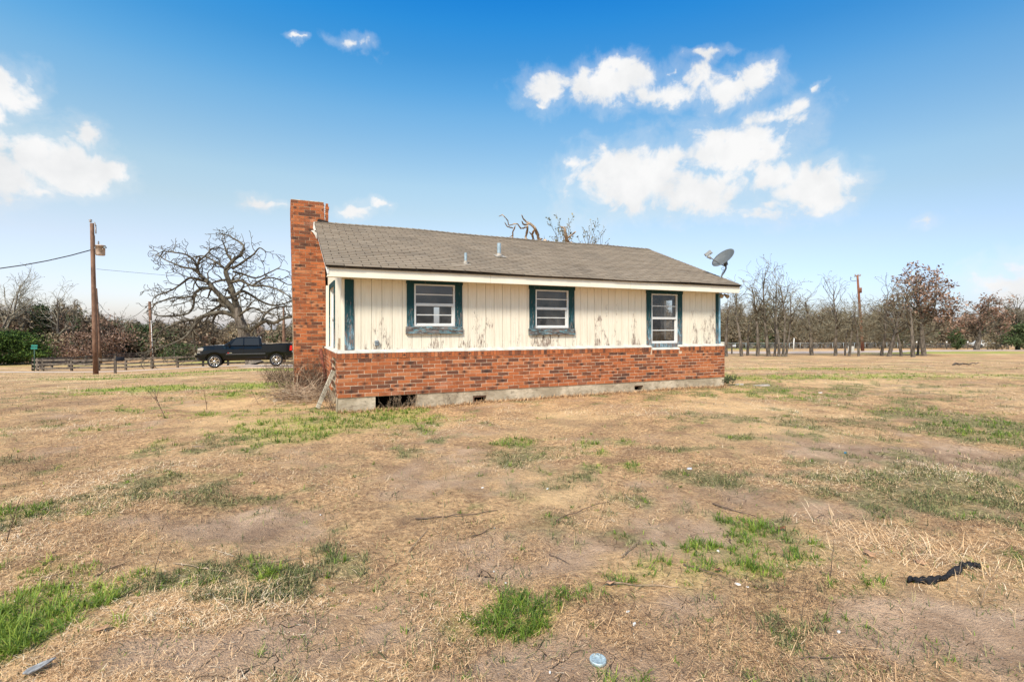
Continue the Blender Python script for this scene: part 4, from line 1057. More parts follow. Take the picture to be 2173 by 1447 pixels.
# ================================================================ pickup truck (local x runs from the front wheel back to the tail)
def truck():
    phi = R(24.5); X0, D = -0.5926 * 33.4, 33.4
    z0 = CAMZ - 2.59
    r = empty('pickup_truck', (X0, D, z0), phi, 'black crew cab pickup truck with chrome wheels parked behind the chimney', 'pickup truck')
    paint = material('black_paint', lambda t: (0.004, 0.0045, 0.005), 0.12, 0.30)
    paint.node_tree.nodes['Principled BSDF'].inputs['Coat Weight'].default_value = 0.15
    tint = material('tinted_glass', lambda t: (0.022, 0.025, 0.028), 0.18, 0.3)
    chrome = material('chrome', lambda t: (0.75, 0.75, 0.76), 0.18, 0.5, 1.0)
    rubber = plain('tyre_rubber', (0.022, 0.021, 0.020), 0.85, 0.2)
    trim = plain('satin_black_trim', (0.03, 0.03, 0.032), 0.5, 0.4)
    HW = 1.015
    # body: stations along the length, each a ring of (half width, height)
    def ring(s, bot, sill, waist, top, w=1.0, topw=0.96):
        h = HW * w
        pr = [(h * 0.90, bot), (h * 0.985, bot + 0.06), (h, sill), (h * 1.0, (sill + waist) / 2), (h * 0.985, waist), (h * topw, top - 0.05), (h * (topw - 0.06), top)]
        return [(s, y, z) for y, z in pr] + [(s, -y, z) for y, z in reversed(pr)]
    st = [(-0.98, 0.62, 0.72, 0.86, 0.98, .86, .94), (-0.88, 0.50, 0.66, 1.05, 1.26, .93, .94), (-0.72, 0.48, 0.66, 1.12, 1.385, .975, .92), (-0.45, 0.50, 0.70, 1.16, 1.43, 1, .90), (0.0, 0.5, 0.72, 1.18, 1.455, 1.0, .88), (0.42, 0.5, 0.72, 1.20, 1.475, 1.0, .88),
          (0.62, 0.5, 0.72, 1.20, 1.45, 1.0, .93), (1.7, 0.5, 0.72, 1.20, 1.43, 1, .93), (2.74, 0.5, 0.72, 1.20, 1.43, 1, .93), (2.77, 0.5, 0.72, 1.22, 1.53, 1, .965), (3.6, 0.5, 0.74, 1.22, 1.53, 1, .965), (4.3, 0.52, 0.74, 1.22, 1.535, 1, .965), (4.62, 0.56, 0.74, 1.22, 1.54, .985, .965)]
    V = []; 
    for q in st: V += ring(*q)
    n = 14; Fc = [(i * n + j, i * n + (j + 1) % n, (i + 1) * n + (j + 1) % n, (i + 1) * n + j) for i in range(len(st) - 1) for j in range(n)]
    Fc += [tuple(reversed(range(n))), tuple((len(st) - 1) * n + j for j in range(n))]
    mb = MB(); mb.add(V, Fc); body = mb.build('body', paint, r)
    cuts = []
    for sx in (0.0, 3.645):
        for sy in (-1, 1):
            m_ = MB(); m_.prism([(sx + 0.55 * math.cos(q), 0.49 + 0.55 * math.sin(q)) for q in np.linspace(0.013, 2 * math.pi + 0.013, 37)[:-1]], sy * 0.60, sy * 1.2, 'xz'); cuts.append(m_.build('cut', trim, r))
    m_ = MB(); m_.box(2.86, 4.56, -0.80, 0.80, 1.05, 1.7); cuts.append(m_.build('cut', trim, r))
    for c in cuts:
        md_ = body.modifiers.new('b', 'BOOLEAN'); md_.operation = 'DIFFERENCE'; md_.solver = 'EXACT'; md_.object = c
    bpy.context.view_layer.update()
    dg = bpy.context.evaluated_depsgraph_get()
    nm = bpy.data.meshes.new_from_object(body.evaluated_get(dg)); body.modifiers.clear(); body.data = nm
    for c in cuts: bpy.data.objects.remove(c, do_unlink=True)
    bv = body.modifiers.new('bevel', 'BEVEL'); bv.width = 0.018; bv.segments = 2; bv.limit_method = 'ANGLE'; bv.angle_limit = R(35)
    # cab
    def cab_ring(s, z0_, z1_, w0, w1): return [(s[0], w0, z0_), (s[1], w1, z1_), (s[1], -w1, z1_), (s[0], -w0, z0_)]
    side = [(0.45, 1.42), (1.18, 1.93), (1.42, 1.985), (2.0, 2.0), (2.62, 1.975), (2.70, 1.93), (2.78, 1.45)]
    V = []
    for s_, z_ in side:
        wv2 = 0.93 - 0.20 * max(0, (z_ - 1.42)) / 0.58
        V += [(s_, wv2, z_), (s_, -wv2, z_)]
    nS = len(side); Fc = [tuple(2 * i for i in range(nS)), tuple(2 * i + 1 for i in reversed(range(nS)))] + [(2 * i, 2 * i + 1, 2 * ((i + 1) % nS) + 1, 2 * ((i + 1) % nS)) for i in range(nS)]
    mb = MB(); mb.add(V, Fc); mb.build('cab', paint, r, bevel=0.03)
    def sidepoly(name, pts, off, mat, parent, th=0.01):
        for sy in (-1, 1):
            V = []
            for o_ in (0, th):
                for s_, z_ in pts:
                    wv2 = (0.93 - 0.20 * max(0, (z_ - 1.42)) / 0.58 if z_ > 1.42 else 0.93) + off - o_
                    V.append((s_, sy * wv2, z_))
            k = len(pts); Fc = [tuple(range(k)), tuple(reversed(range(k, 2 * k)))] + [(i, (i + 1) % k, (i + 1) % k + k, i + k) for i in range(k)]
            mb = MB(); mb.add(V, Fc); mb.build(name, mat, parent)
    sidepoly('side_window', [(0.92, 1.455), (1.64, 1.455), (1.64, 1.925), (1.36, 1.915), (1.20, 1.86)], 0.006, tint, r)
    sidepoly('side_window', [(1.72, 1.455), (2.60, 1.455), (2.57, 1.90), (2.45, 1.925), (1.72, 1.93)], 0.006, tint, r)
    mb = MB(); mb.add([(0.52, 0.80, 1.475), (0.52, -0.80, 1.475), (1.15, -0.70, 1.915), (1.15, 0.70, 1.915)], [(0, 1, 2, 3)]); 
    for i, v in enumerate(mb.v): mb.v[i] = (v[0] - 0.012, v[1], v[2] + 0.016)
    mb.build('windscreen', tint, r, recalc=False)
    # seams, mouldings, handles
    for s_ in (0.66, 1.68, 2.765):
        MB().box(s_ - 0.006, s_ + 0.006, -HW * 1.002, -HW * 0.98, 0.62, 1.42).build('door_seam', M['dark'], r)
    for s_ in (1.42, 2.45): MB().box(s_, s_ + 0.2, -HW - 0.012, -HW + 0.02, 1.20, 1.235).build('door_handle', paint, r)
    for sy in (-1, 1): MB().box(0.66, 2.98, sy * HW - 0.016, sy * HW + 0.016, 0.845, 0.915).build('side_moulding', plain('moulding', (0.06, 0.062, 0.065), 0.3, 0.5), r, bevel=0.01)
    b_ = MB().box(0.74, 0.84, -HW - 0.012, -HW + 0.002, 0.945, 0.985).build('badge', plain('badge_red', (0.55, 0.03, 0.02), 0.4, 0.4), r); MB().box(0.845, 1.0, -HW - 0.012, -HW + 0.002, 0.945, 0.985).build('badge', chrome, r)
    for sy in (-1, 1):
        m_ = MB(); m_.tube([(0.90, sy * 0.96, 1.44), (0.88, sy * 1.06, 1.46)], 0.03, 6); m_.box(0.80, 0.90, sy * 1.14 - 0.11, sy * 1.14 + 0.11, 1.42, 1.60); m_.build('mirror', paint, r, bevel=0.02)
    # front: grille, lamps, bumpers
    MB().box(-0.985, -0.90, -0.58, 0.58, 0.92, 1.30).build('grille', trim, r, bevel=0.01)
    for zz in (1.0, 1.12, 1.24): MB().box(-1.0, -0.98, -0.60, 0.60, zz - 0.018, zz + 0.018).build('grille_bar', chrome, r)
    hl = material('headlamp_lens', lambda t: (0.42, 0.38, 0.33), 0.1, 0.6)
    for sy in (-1, 1):
        MB().prism([(-0.93, 1.12), (-0.93, 1.27), (-0.70, 1.33), (-0.60, 1.28), (-0.66, 1.13)], sy * 0.62, sy * 0.985, 'xz').build('headlight', hl, r, bevel=0.01)
        MB().box(-0.97, -0.80, sy * 0.72, sy * 0.97, 0.99, 1.05).build('fog_light', hl, r)
        MB().prism([(4.47, 1.06), (4.50, 1.40), (4.645, 1.40), (4.645, 1.06)], sy * 0.90, sy * 1.012, 'xz').build('taillight', material('tail_lens', lambda t: (0.60, 0.012, 0.012), 0.15, 0.6), r, bevel=0.01)
    MB().box(-1.10, -0.70, -0.96, 0.96, 0.70, 0.94).build('front_bumper', paint, r, bevel=0.04)
    MB().prism([(-1.06, 0.72), (-0.90, 0.44), (-0.50, 0.46), (-0.46, 0.60), (-0.8, 0.72)], -0.92, 0.92, 'xz').build('bumper_valance', trim, r, bevel=0.02)
    MB().box(-1.16, -1.09, -0.50, -0.44, 0.70, 0.98).build('front_plate', chrome, r); MB().box(-1.12, -0.98, -0.96, -0.80, 0.86, 0.93).build('bumper_corner', chrome, r)
    MB().box(4.60, 4.86, -0.94, 0.94, 0.72, 0.95).build('rear_bumper', paint, r, bevel=0.03)
    m_ = MB(); m_.box(0.55, 3.1, -0.82, 0.82, 0.44, 0.56); m_.box(-0.5, 4.4, -0.45, 0.45, 0.42, 0.60); m_.tube([(0, -0.85, 0.42), (0, 0.85, 0.42)], 0.05, 8); m_.tube([(3.645, -0.85, 0.42), (3.645, 0.85, 0.42)], 0.06, 8)
    m_.build('chassis', M['dark'], r)
    for s_, l_ in ((3.0, 0.42),): MB().box(s_, s_ + l_, -1.0, -0.86, 1.535, 1.575).build('bed_rail_cap', chrome, r)
    MB().tube([(2.58, -0.45, 1.97), (2.58, -0.45, 2.05), (2.56, -0.45, 2.12)], [0.05, 0.05, 0.03], 10).build('roof_lamp', trim, r)
    MB().tube([(1.28, -0.60, 1.96), (1.24, -0.60, 2.02)], [0.03, 0.01], 8).build('aerial_fin', trim, r)
    MB().bar((3.3, -0.35, 1.55), (4.75, -0.2, 1.60), 0.1, 0.05).build('bed_plank', M['deadwood'], r)
    # wheels
    for sx in (0.0, 3.645):
        for sy in (-1, 1):
            RW_, ww = 0.42, 0.30
            y1 = sy * 0.975; y0 = sy * (0.975 - ww)
            m_ = MB(); m_.lathe([(0.28, y0), (RW_ - 0.05, y0), (RW_, y0 + sy * 0.05), (RW_, y1 - sy * 0.05), (RW_ - 0.045, y1), (0.30, y1 + sy * 0.006), (0.29, y1 - sy * 0.03)], 40, 'y', (sx, 0, RW_))
            wh = m_.build('wheel', rubber, r)
            m_ = MB(); m_.lathe([(0.295, y1 - sy * 0.20), (0.295, y1 - sy * 0.01), (0.30, y1 + sy * 0.004), (0.275, y1 + sy * 0.004), (0.265, y1 - sy * 0.04), (0.265, y1 - sy * 0.2)], 40, 'y', (sx, 0, RW_))
            for k in range(6):
                a = k * math.pi / 3 + 0.3
                for da in (-0.16, 0.16):
                    m_.bar((sx + 0.05 * math.cos(a), y1 - sy * 0.025, RW_ + 0.05 * math.sin(a)), (sx + 0.28 * math.cos(a + da * 1.3), y1 - sy * 0.015, RW_ + 0.28 * math.sin(a + da * 1.3)), 0.045, 0.028, up=(0, 1, 0))
            m_.lathe([(0.0001, y1 + sy * 0.0), (0.06, y1 + sy * 0.0), (0.07, y1 - sy * 0.04)], 16, 'y', (sx, 0, RW_))
            m_.build('rim', chrome, wh)
            m_ = MB(); m_.lathe([(0.0001, y1 - sy * 0.12), (0.27, y1 - sy * 0.12)], 24, 'y', (sx, 0, RW_)); m_.build('brake_disc', M['dark'], wh)
truck()

# ================================================================ utility poles
def pole(name, bx, by, Y, tx, ty, r0, r1, label, mat='pole', extra=None, group=None):
    p0 = pt(bx, by, Y); p0.z = min(p0.z, gz(p0.x, p0.y)) ; p1 = pt(tx, ty, Y)
    r = empty(name, p0, 0, label, 'utility pole', group)
    m_ = MB(); m_.tube([Vector((0, 0, -0.3)), (p1 - p0) * 0.33, (p1 - p0) * 0.66, (p1 - p0)], [r0, r0 * .85 + r1 * .15, r0 * .4 + r1 * .6, r1], 14)
    m_.build('shaft', M[mat], r)
    if extra: extra(r, p0, p1, lambda px, py, dy=0: pt(px, py, Y + dy) - p0)
    return p0, p1
rustw = plain('rusty_tank', (0.42, 0.33, 0.27), 0.7, 0.3, var=0.5, scale=5)
porc = plain('porcelain', (0.30, 0.26, 0.24), 0.35, 0.5)
def ex1(r, p0, p1, q):
    c = q(213, 530)
    m_ = MB(); m_.lathe([(0.0001, 0.30), (0.22, 0.29), (0.27, 0.27), (0.27, 0.22), (0.245, 0.22), (0.245, -0.32), (0.22, -0.36), (0.0001, -0.36)], 20, c=c); tk = m_.build('transformer', rustw, r)
    m_ = MB(); m_.lathe([(0.03, 0.28), (0.045, 0.36), (0.03, 0.40), (0.05, 0.45), (0.02, 0.55)], 10, c=c + Vector((-0.12, 0, 0))); m_.build('bushing', porc, tk)
    m_ = MB(); m_.box(c.x - 0.34, c.x - 0.16, -0.05, 0.05, c.z + 0.08, c.z + 0.16); m_.box(c.x + .22, c.x + .36, -0.06, 0.06, c.z + .10, c.z + .18); m_.build('bracket', M['galv'], tk)
    m_ = MB(); m_.tube([q(200.5, 472), q(203.8, 481)], 0.035, 8); m_.tube([q(203, 482), q(203.6, 496)], [0.045, 0.03], 8); m_.build('cutout', porc, r)
    m_ = MB(); m_.lathe([(0.03, 0), (0.09, 0.05), (0.04, 0.08), (0.10, 0.14), (0.02, 0.2)], 12, c=q(192, 472)); m_.build('insulator', porc, r)
    m_ = MB(); m_.tube([q(194, 530), q(200, 530)], 0.02, 6); m_.build('spool', porc, r)
    m_ = MB(); m_.tube([q(201.2, 500, -.22), q(203, 610, -.22), q(206, 740, -.22), q(208, 790, -.22)], 0.012, 5); m_.build('ground_wire', M['weed'], r)
PA0, PA1 = pole('utility_pole', 203.8, 797.5, 31.5, 195.2, 474, 0.145, 0.105, 'brown wooden utility pole carrying a rusty transformer, tallest at left', extra=ex1)
PB0, PB1 = pole('utility_pole', 213.2, 757, 62, 203.8, 612, 0.19, 0.12, 'dark leaning pole just behind the transformer pole')
def ex2(r, p0, p1, q):
    MB().tube([q(320.5, 680, -.12), q(323, 735, -.12), q(325.5, 765, -.12)], 0.03, 8).build('conduit', M['white'], r)
    for sx in (-1, 1):
        MB().tube([q(318 + sx * 1.5, 652), q(318 + sx * 4.2, 654), q(318 + sx * 4.6, 662), q(318 + sx * 3, 668)], 0.022, 5).build('cable_loop', M['dark'], r)
PC0, PC1 = pole('utility_pole', 324, 766, 49, 317.5, 640, 0.15, 0.12, 'thin pole with white conduit and cable loops beside the big oak', extra=ex2)
PD0, PD1 = pole('utility_pole', 603, 757, 62, 601.8, 652, 0.22, 0.11, 'brown pole standing behind the bed of the truck')
def ex3(r, p0, p1, q):
    m_ = MB(); m_.lathe([(0.0001, 0.35), (0.25, 0.33), (0.25, -0.35), (0.0001, -0.38)], 16, c=q(1824.3, 616)); m_.build('transformer', M['redpole'], r)
    m_ = MB(); m_.bar(q(1813, 587), q(1825, 585), 0.1, 0.1); m_.build('crossarm', M['pole'], r)
    for px_ in (1815, 1821, 1825.5):
        m_ = MB(); m_.lathe([(0.04, 0), (0.10, 0.08), (0.05, 0.14), (0.11, 0.2), (0.02, 0.28)], 8, c=q(px_, 586)); m_.build('insulator', porc, r)
    m_ = MB(); m_.tube([q(1808, 590, .3), q(1805, 588, .3), q(1805, 594, .3), q(1809, 597, .3), q(1817, 596)], 0.03, 5); m_.build('jumper_wire', M['dark'], r)
PE0, PE1 = pole('utility_pole', 1831, 744, 67, 1819.5, 584, 0.20, 0.12, 'reddish brown utility pole rising through the bare trees on the right', 'redpole', ex3)
def cable(name, pts, rad, label):
    m_ = MB(); o = m_.tube(pts, rad, 5).build(name, plain('cable_black', (0.03, 0.03, 0.03), 0.6, 0.3), None); tag(o, label, 'power line')
def sagline(a, b, sag_, n=16): return [a.lerp(b, i / n) - Vector((0, 0, sag_ * 4 * (i / n) * (1 - i / n))) for i in range(n + 1)]
cable('service_cable', sagline(pt(195, 530, 31.5), pt(-800, 470, 23), 1.9), 0.032, 'thick twisted cable sagging from the transformer pole toward the left edge')
cable('power_line', sagline(pt(205, 571, 31.5), pt(660, 600, 60), 0.2), 0.010, 'thin wire running from the transformer pole toward the oak')
cable('power_line', sagline(pt(207, 640, 62), pt(317, 644, 49), 1.9), 0.020, 'sagging cable between the dark leaning pole and the thin pole')

# ================================================================ fences, mailbox, signs
def rail_fence(label, posts, h, rails, name='rail_fence', pr=0.075):
    """posts = [(px, Y)]"""
    P = [Vector((at(px, Y), Y, 0)) for px, Y in posts]
    for p in P: p.z = gz(p.x, p.y)
    r = empty(name, P[0], 0, label, 'fence')
    rr = random.Random(hash(len(posts)) & 255)
    for p in P:
        q = p - P[0]; hh = h + rr.uniform(-.04, .06)
        m_ = MB(); m_.box(q.x - pr, q.x + pr, q.y - pr, q.y + pr, q.z - 0.2, q.z + hh); m_.build('post', M['fence'], r)
    for a, b in zip(P, P[1:]):
        for k in rails:
            m_ = MB(); off = Vector((0, -pr - 0.02, 0))
            m_.bar(a - P[0] + off + Vector((0, 0, k + rr.uniform(-.03, .03))), b - P[0] + off + Vector((0, 0, k + rr.uniform(-.03, .03))), 0.04, 0.17)
            m_.build('rail', M['fence'], r)
rail_fence('weathered three rail wooden fence along the near dirt road', [(91, 45.2), (152, 45.6), (210, 46), (267, 46.4), (322, 47), (377, 47.6), (431, 48.2), (484, 48.8), (536, 49.4), (588, 50), (640, 50.6)], 1.12, (0.28, 0.62, 1.0))
rail_fence('farther wooden rail fence running back from the fence corner to the woods', [(70, 46.6), (88, 49), (110, 52), (146, 56), (182, 60), (215, 63.5), (246, 67), (275, 70), (302, 73), (328, 76), (352, 79), (375, 82), (397, 84), (417, 86), (440, 88)], 1.15, (0.35, 0.7, 1.05))
rail_fence('short end of wooden rail fence at its left corner', [(91, 45.4), (80, 45.9), (70, 46.6)], 1.15, (0.22, 0.58, 0.98))
def mailbox(px, py, Y, label, scale=1.0, boxmat=None):
    p = Vector((at(px, Y), Y, 0)); p.z = gz(p.x, p.y)
    r = empty('mailbox', p, 0.25, label, 'mailbox')
    MB().box(-0.06, 0.06, -0.06, 0.06, -0.2, 1.18).build('post', M['fence'], r)
    prof_ = [(-0.09, 0), (0.09, 0), (0.09, 0.12)] + [(0.09 * math.cos(a), 0.12 + 0.09 * math.sin(a)) for a in np.linspace(0.2, math.pi - 0.2, 7)] + [(-0.09, 0.12)]
    m_ = MB(); m_.add([(x_, y_, z_ + 0.86) for x_ in (0.05, 0.50) for y_, z_ in prof_], [tuple(range(len(prof_))), tuple(reversed(range(len(prof_), 2 * len(prof_))))] + [(i, (i + 1) % len(prof_), (i + 1) % len(prof_) + len(prof_), i + len(prof_)) for i in range(len(prof_))])
    m_.build('box', boxmat or plain('mailbox_black', (0.012, 0.014, 0.02), 0.8, 0.2), r)
    MB().box(0.0, 0.45, -0.05, 0.05, 0.80, 0.86).build('bracket', M['fence'], r)
mailbox(244.5, 790, 33, 'dark rounded mailbox on a grey wooden post near the tall pole')
mailbox(1553, 745, 58, 'small pale mailbox on a dark post just right of the house', boxmat=M['alu'])
def street_sign(px, Y, h, label, wd, two=True):
    p = Vector((at(px, Y), Y, 0)); p.z = gz(p.x, p.y)
    r = empty('street_sign', p, 0, label, 'street sign')
    MB().tube([(0, 0, -0.2), (0, 0, h)], 0.035, 8).build('post', plain('green_post', (0.05, 0.10, 0.07), 0.6, 0.3), r)
    gm = plain('sign_green', (0.01, 0.17, 0.13), 0.4, 0.5, var=.05); wm = plain('sign_lettering', (0.72, 0.78, 0.75), 0.5, 0.3)
    for k in range(2 if two else 1):
        z = h - 0.02 + (-0.20 if k else 0.02)
        b_ = MB().box(-wd / 2 - (0.02 if k else 0), wd / 2, -0.012 - k * .02, 0.012 - k * 0.02, z - 0.085, z + 0.085).build('blade', gm, r)
    return r
street_sign(73, 45, 2.28, 'green two bladed street name sign at the corner of the wooden fence', 0.56)
street_sign(1664, 60, 1.15, 'small green street sign half hidden by the slim trunks', 0.36, two=False)

def chain_fence():
    A, Bp = (1330, 86), (1905, 93)
    n = 26
    r = None; P = []
    for i in range(n):
        f_ = i / (n - 1); Y = A[1] + (Bp[1] - A[1]) * f_; px = A[0] + (Bp[0] - A[0]) * f_
        P.append(Vector((at(px, Y), Y, float(base_z(np.array([at(px, Y)]), np.array([Y]))[0]))))
    r = empty('chain_link_fence', P[0], 0, 'long grey chain link fence across the lane behind the bare trees', 'fence')
    gal = plain('fence_steel', (0.30, 0.33, 0.34), 0.5, 0.5, 0.3)
    for p in P: MB().tube([p - P[0] - Vector((0, 0, .2)), p - P[0] + Vector((0, 0, 1.18))], 0.045, 6).build('post', gal, r)
    MB().tube([p - P[0] + Vector((0, 0, 1.15)) for p in P], 0.03, 6).build('top_rail', gal, r)
    def f(t):
        return (0.16, 0.17, 0.17)
    # woven wire as real thin diagonal wires (every 0.25 m, thickened a little to survive the distance)
    m_ = MB(); 
    for a, b in zip(P, P[1:]):
        d = (b - a); L_ = d.length; k = int(L_ / 0.16)
        for j in range(k):
            for s_ in (1, -1):
                f0 = j / k; f1 = (j + 1.15 / 0.16 * 0.16 / 0.16 * 0.5 * 1) / k if False else (j + 7) / k
                if s_ < 0: f0, f1 = f1, f0
                if max(f0, f1) > 1.02: continue
                m_.bar(a + d * f0 - P[0] + Vector((0, 0, 0.03)), a + d * f1 - P[0] + Vector((0, 0, 1.12)), 0.012, 0.012)
    m_.build('wire_mesh', plain('wire_grey', (0.22, 0.23, 0.23), 0.6, 0.4), r)
chain_fence()
def wire_fence():
    xs = [(1918, 92), (1945, 92), (1976, 91.5), (2009, 91.5), (2035, 91), (2053.5, 91), (2096, 90), (2140, 90), (2190, 90)]
    P = [Vector((at(px, Y), Y, gz(at(px, Y), Y))) for px, Y in xs]
    r = empty('wire_fence', P[0], 0, 'low wire fence with white topped posts beyond the lane at far right', 'fence')
    for p in P:
        q = p - P[0]; o = MB().tube([q - Vector((0, 0, .2)), q + Vector((0, 0, 1.05))], 0.06, 6).build('post', M['fence'], r)
        MB().tube([q + Vector((0, 0, 1.05)), q + Vector((0, 0, 1.42))], 0.11, 8).build('post_top', M['white'], o)
    for h in (0.35, 0.7, 1.0): MB().tube([p - P[0] + Vector((0, 0, h)) for p in P], 0.018, 5).build('wire', M['galv'], r)
wire_fence()
p = Vector((at(1684, 78), 78, 0)); p.z = gz(p.x, p.y)
o = MB().tube([(0, 0, -.2), (0.03, 0, 1.2), (0.10, 0, 1.95)], [0.085, 0.08, 0.075], 8).build('marker_post', M['white']); o.location = p; tag(o, 'plain white marker post in front of the chain link fence', 'post')
for px, Y, w_, h_, lb in ((1801.3, 58, 0.24, 0.62, 'narrow white yard sign left of a slim trunk'), (1809.8, 57, 0.30, 0.66, 'wider white yard sign on wire legs right of a slim trunk')):
    p = Vector((at(px, Y), Y, 0)); p.z = gz(p.x, p.y)
    r = empty('yard_sign', p, 0, lb, 'sign')
    MB().box(-w_ / 2, w_ / 2, -0.01, 0.01, 0.28, 0.28 + h_).build('panel', M['white'], r)
    for s_ in (-1, 1): MB().tube([(s_ * w_ * .35, 0, -.1), (s_ * w_ * .35, 0, 0.3)], 0.012, 5).build('leg', M['galv'], r)
p = Vector((at(1548, 105), 105, 0)); p.z = gz(p.x, p.y)
r = empty('parked_car', p, 0.2, 'white car half hidden by brush beyond the chain link fence', 'car')
MB().prism([(-2.1, .35), (-2.1, .85), (-1.3, 1.0), (-0.7, 1.45), (0.9, 1.45), (1.5, 1.0), (2.1, .9), (2.15, .35)], -0.85, 0.85, 'xz').build('body', M['white'], r, bevel=0.05)
for sx in (-1.3, 1.35):
    MB().lathe([(0.0001, -0.88), (0.33, -0.88), (0.33, -0.66), (0.0001, -.66)], 20, 'y', (sx, 0, 0.33)).build('wheel', M['dark'], r)
MB().prism([(-0.95, 1.02), (-0.6, 1.38), (0.8, 1.38), (1.2, 1.02)], -0.86, -0.84, 'xz').build('side_window', M['dark'], r)
r = empty('parked_car', Vector((at(2086, 96), 96, gz(at(2086, 96), 96) + 0.1)), 0.1, 'pale car far off between the trees at the right', 'car')
MB().prism([(-2.1, .35), (-2.1, .85), (-1.3, 1.0), (-0.7, 1.42), (0.9, 1.42), (1.5, 1.0), (2.1, .9), (2.15, .35)], -0.85, 0.85, 'xz').build('body', M['alu'], r, bevel=0.05)
for sx in (-1.3, 1.35):
    MB().lathe([(0.0001, -0.88), (0.33, -0.88), (0.33, -0.66), (0.0001, -.66)], 20, 'y', (sx, 0, 0.33)).build('wheel', M['dark'], r)
MB().prism([(-0.95, 1.02), (-0.6, 1.38), (0.8, 1.38), (1.2, 1.02)], -0.86, -0.84, 'xz').build('side_window', M['dark'], r)

# ================================================================ trees
def rvec(rr):
    while True:
        v = Vector((rr.uniform(-1, 1), rr.uniform(-1, 1), rr.uniform(-1, 1)))
        if 0.1 < v.length < 1: return v.normalized()

class Tree:
    def __init__(s, seed): s.rr = random.Random(seed); s.chains = []; s.seg = []; s.tips = []
    def chain(s, pts, rad): s.chains.append((pts, rad))
    def grow(s, p, d, L, r, lvl, P):
        rr = s.rr
        n = max(2, int(L / P['step'][min(lvl, len(P['step']) - 1)]))
        st = L / n; pts = [p.copy()]; rad = [r]; d = d.normalized()
        wn = P['wander'][min(lvl, len(P['wander']) - 1)]; up = P['up'][min(lvl, len(P['up']) - 1)]
        for i in range(n):
            d = (d + rvec(rr) * wn + Vector((0, 0, up))).normalized()
            p = p + d * st; f = (i + 1) / n
            q = max(P['rmin'], r * (1 - f * P['taper'])); pts.append(p.copy()); rad.append(q)
            if lvl < P['levels'] and i >= P['first'][min(lvl, len(P['first']) - 1)] * n:
                k = P['kids'][min(lvl, len(P['kids']) - 1)]
                cnt = int(k) + (1 if rr.random() < k - int(k) else 0)
                for _ in range(cnt):
                    a = rr.uniform(*P['angle']); ax = rvec(rr); ax = (ax - d * ax.dot(d)).normalized()
                    cd = (d * math.cos(a) + ax * math.sin(a))
                    if cd.z < P.get('minz', -1): cd.z = P.get('minz', -1) + 0.1
                    cl = L * rr.uniform(*P['ratio']) * (1 - 0.45 * f)
                    s.grow(p, cd, max(cl, P['lmin']), max(P['rmin'], q * rr.uniform(0.5, 0.75)), lvl + 1, P)
        if r > P['rmin'] * 2.2 or lvl == 0: s.chains.append((pts, rad))
        else:
            for i in range(n): s.seg.append((pts[i], pts[i + 1], rad[i], rad[i + 1]))
        s.tips.append(pts[-1])
        if lvl >= P['levels']: s.tips += pts[1:-1]

def seg_mesh(name, seg, k=3):
    A = np.array([tuple(a) for a, b, c, d in seg]); Bn = np.array([tuple(b) for a, b, c, d in seg])
    ra = np.array([c for a, b, c, d in seg]); rb = np.array([d for a, b, c, d in seg])
    D = Bn - A; D /= np.maximum(np.linalg.norm(D, axis=1, keepdims=True), 1e-6)
    ref = np.where(np.abs(D[:, 2:3]) < 0.9, np.array([[0, 0, 1.0]]), np.array([[1.0, 0, 0]]))
    S = np.cross(D, ref); S /= np.linalg.norm(S, axis=1, keepdims=True); U = np.cross(S, D)
    n = len(seg); V = np.zeros((n, 2 * k, 3))
    for j in range(k):
        a = 2 * math.pi * j / k; o = S * math.cos(a) + U * math.sin(a)
        V[:, j] = A + o * ra[:, None]; V[:, k + j] = Bn + o * rb[:, None]
    b = np.arange(n)[:, None] * 2 * k
    Fq = np.concatenate([b + np.array([j, (j + 1) % k, (j + 1) % k + k, j + k]) for j in range(k)], 0)
    return np_mesh(name, V.reshape(-1, 3), Fq, 4)

def leaf_mesh(name, centers, size, rng_, tint=None, per=1, spread=0.0, flat=1.0):
    C = np.repeat(np.array([tuple(c) for c in centers]), per, 0)
    n = len(C)
    if spread: C = C + rng_.normal(0, spread, (n, 3)) * np.array([1, 1, flat])
    a = rng_.normal(size=(n, 3)); a /= np.linalg.norm(a, axis=1, keepdims=True)
    b = rng_.normal(size=(n, 3)); b -= a * (a * b).sum(1, keepdims=True); b /= np.linalg.norm(b, axis=1, keepdims=True)
    s = size * (0.6 + 0.8 * rng_.random(n))[:, None]
    V = np.stack([C - a * s, C - b * s * 0.45, C + a * s, C + b * s * 0.45], 1)
    Fq = np.arange(n)[:, None] * 4 + np.array([[0, 1, 2, 3]])
    rn = np.clip(rng_.normal(0.5, 0.22, n) + (fbm(C[:, 0] * 0.9, C[:, 2] * 0.9 + C[:, 1], 2, 5) - 0.5) * 0.7, 0, 1)
    return np_mesh(name, V.reshape(-1, 3), Fq, 4, {'rnd': np.repeat(rn, 4)})

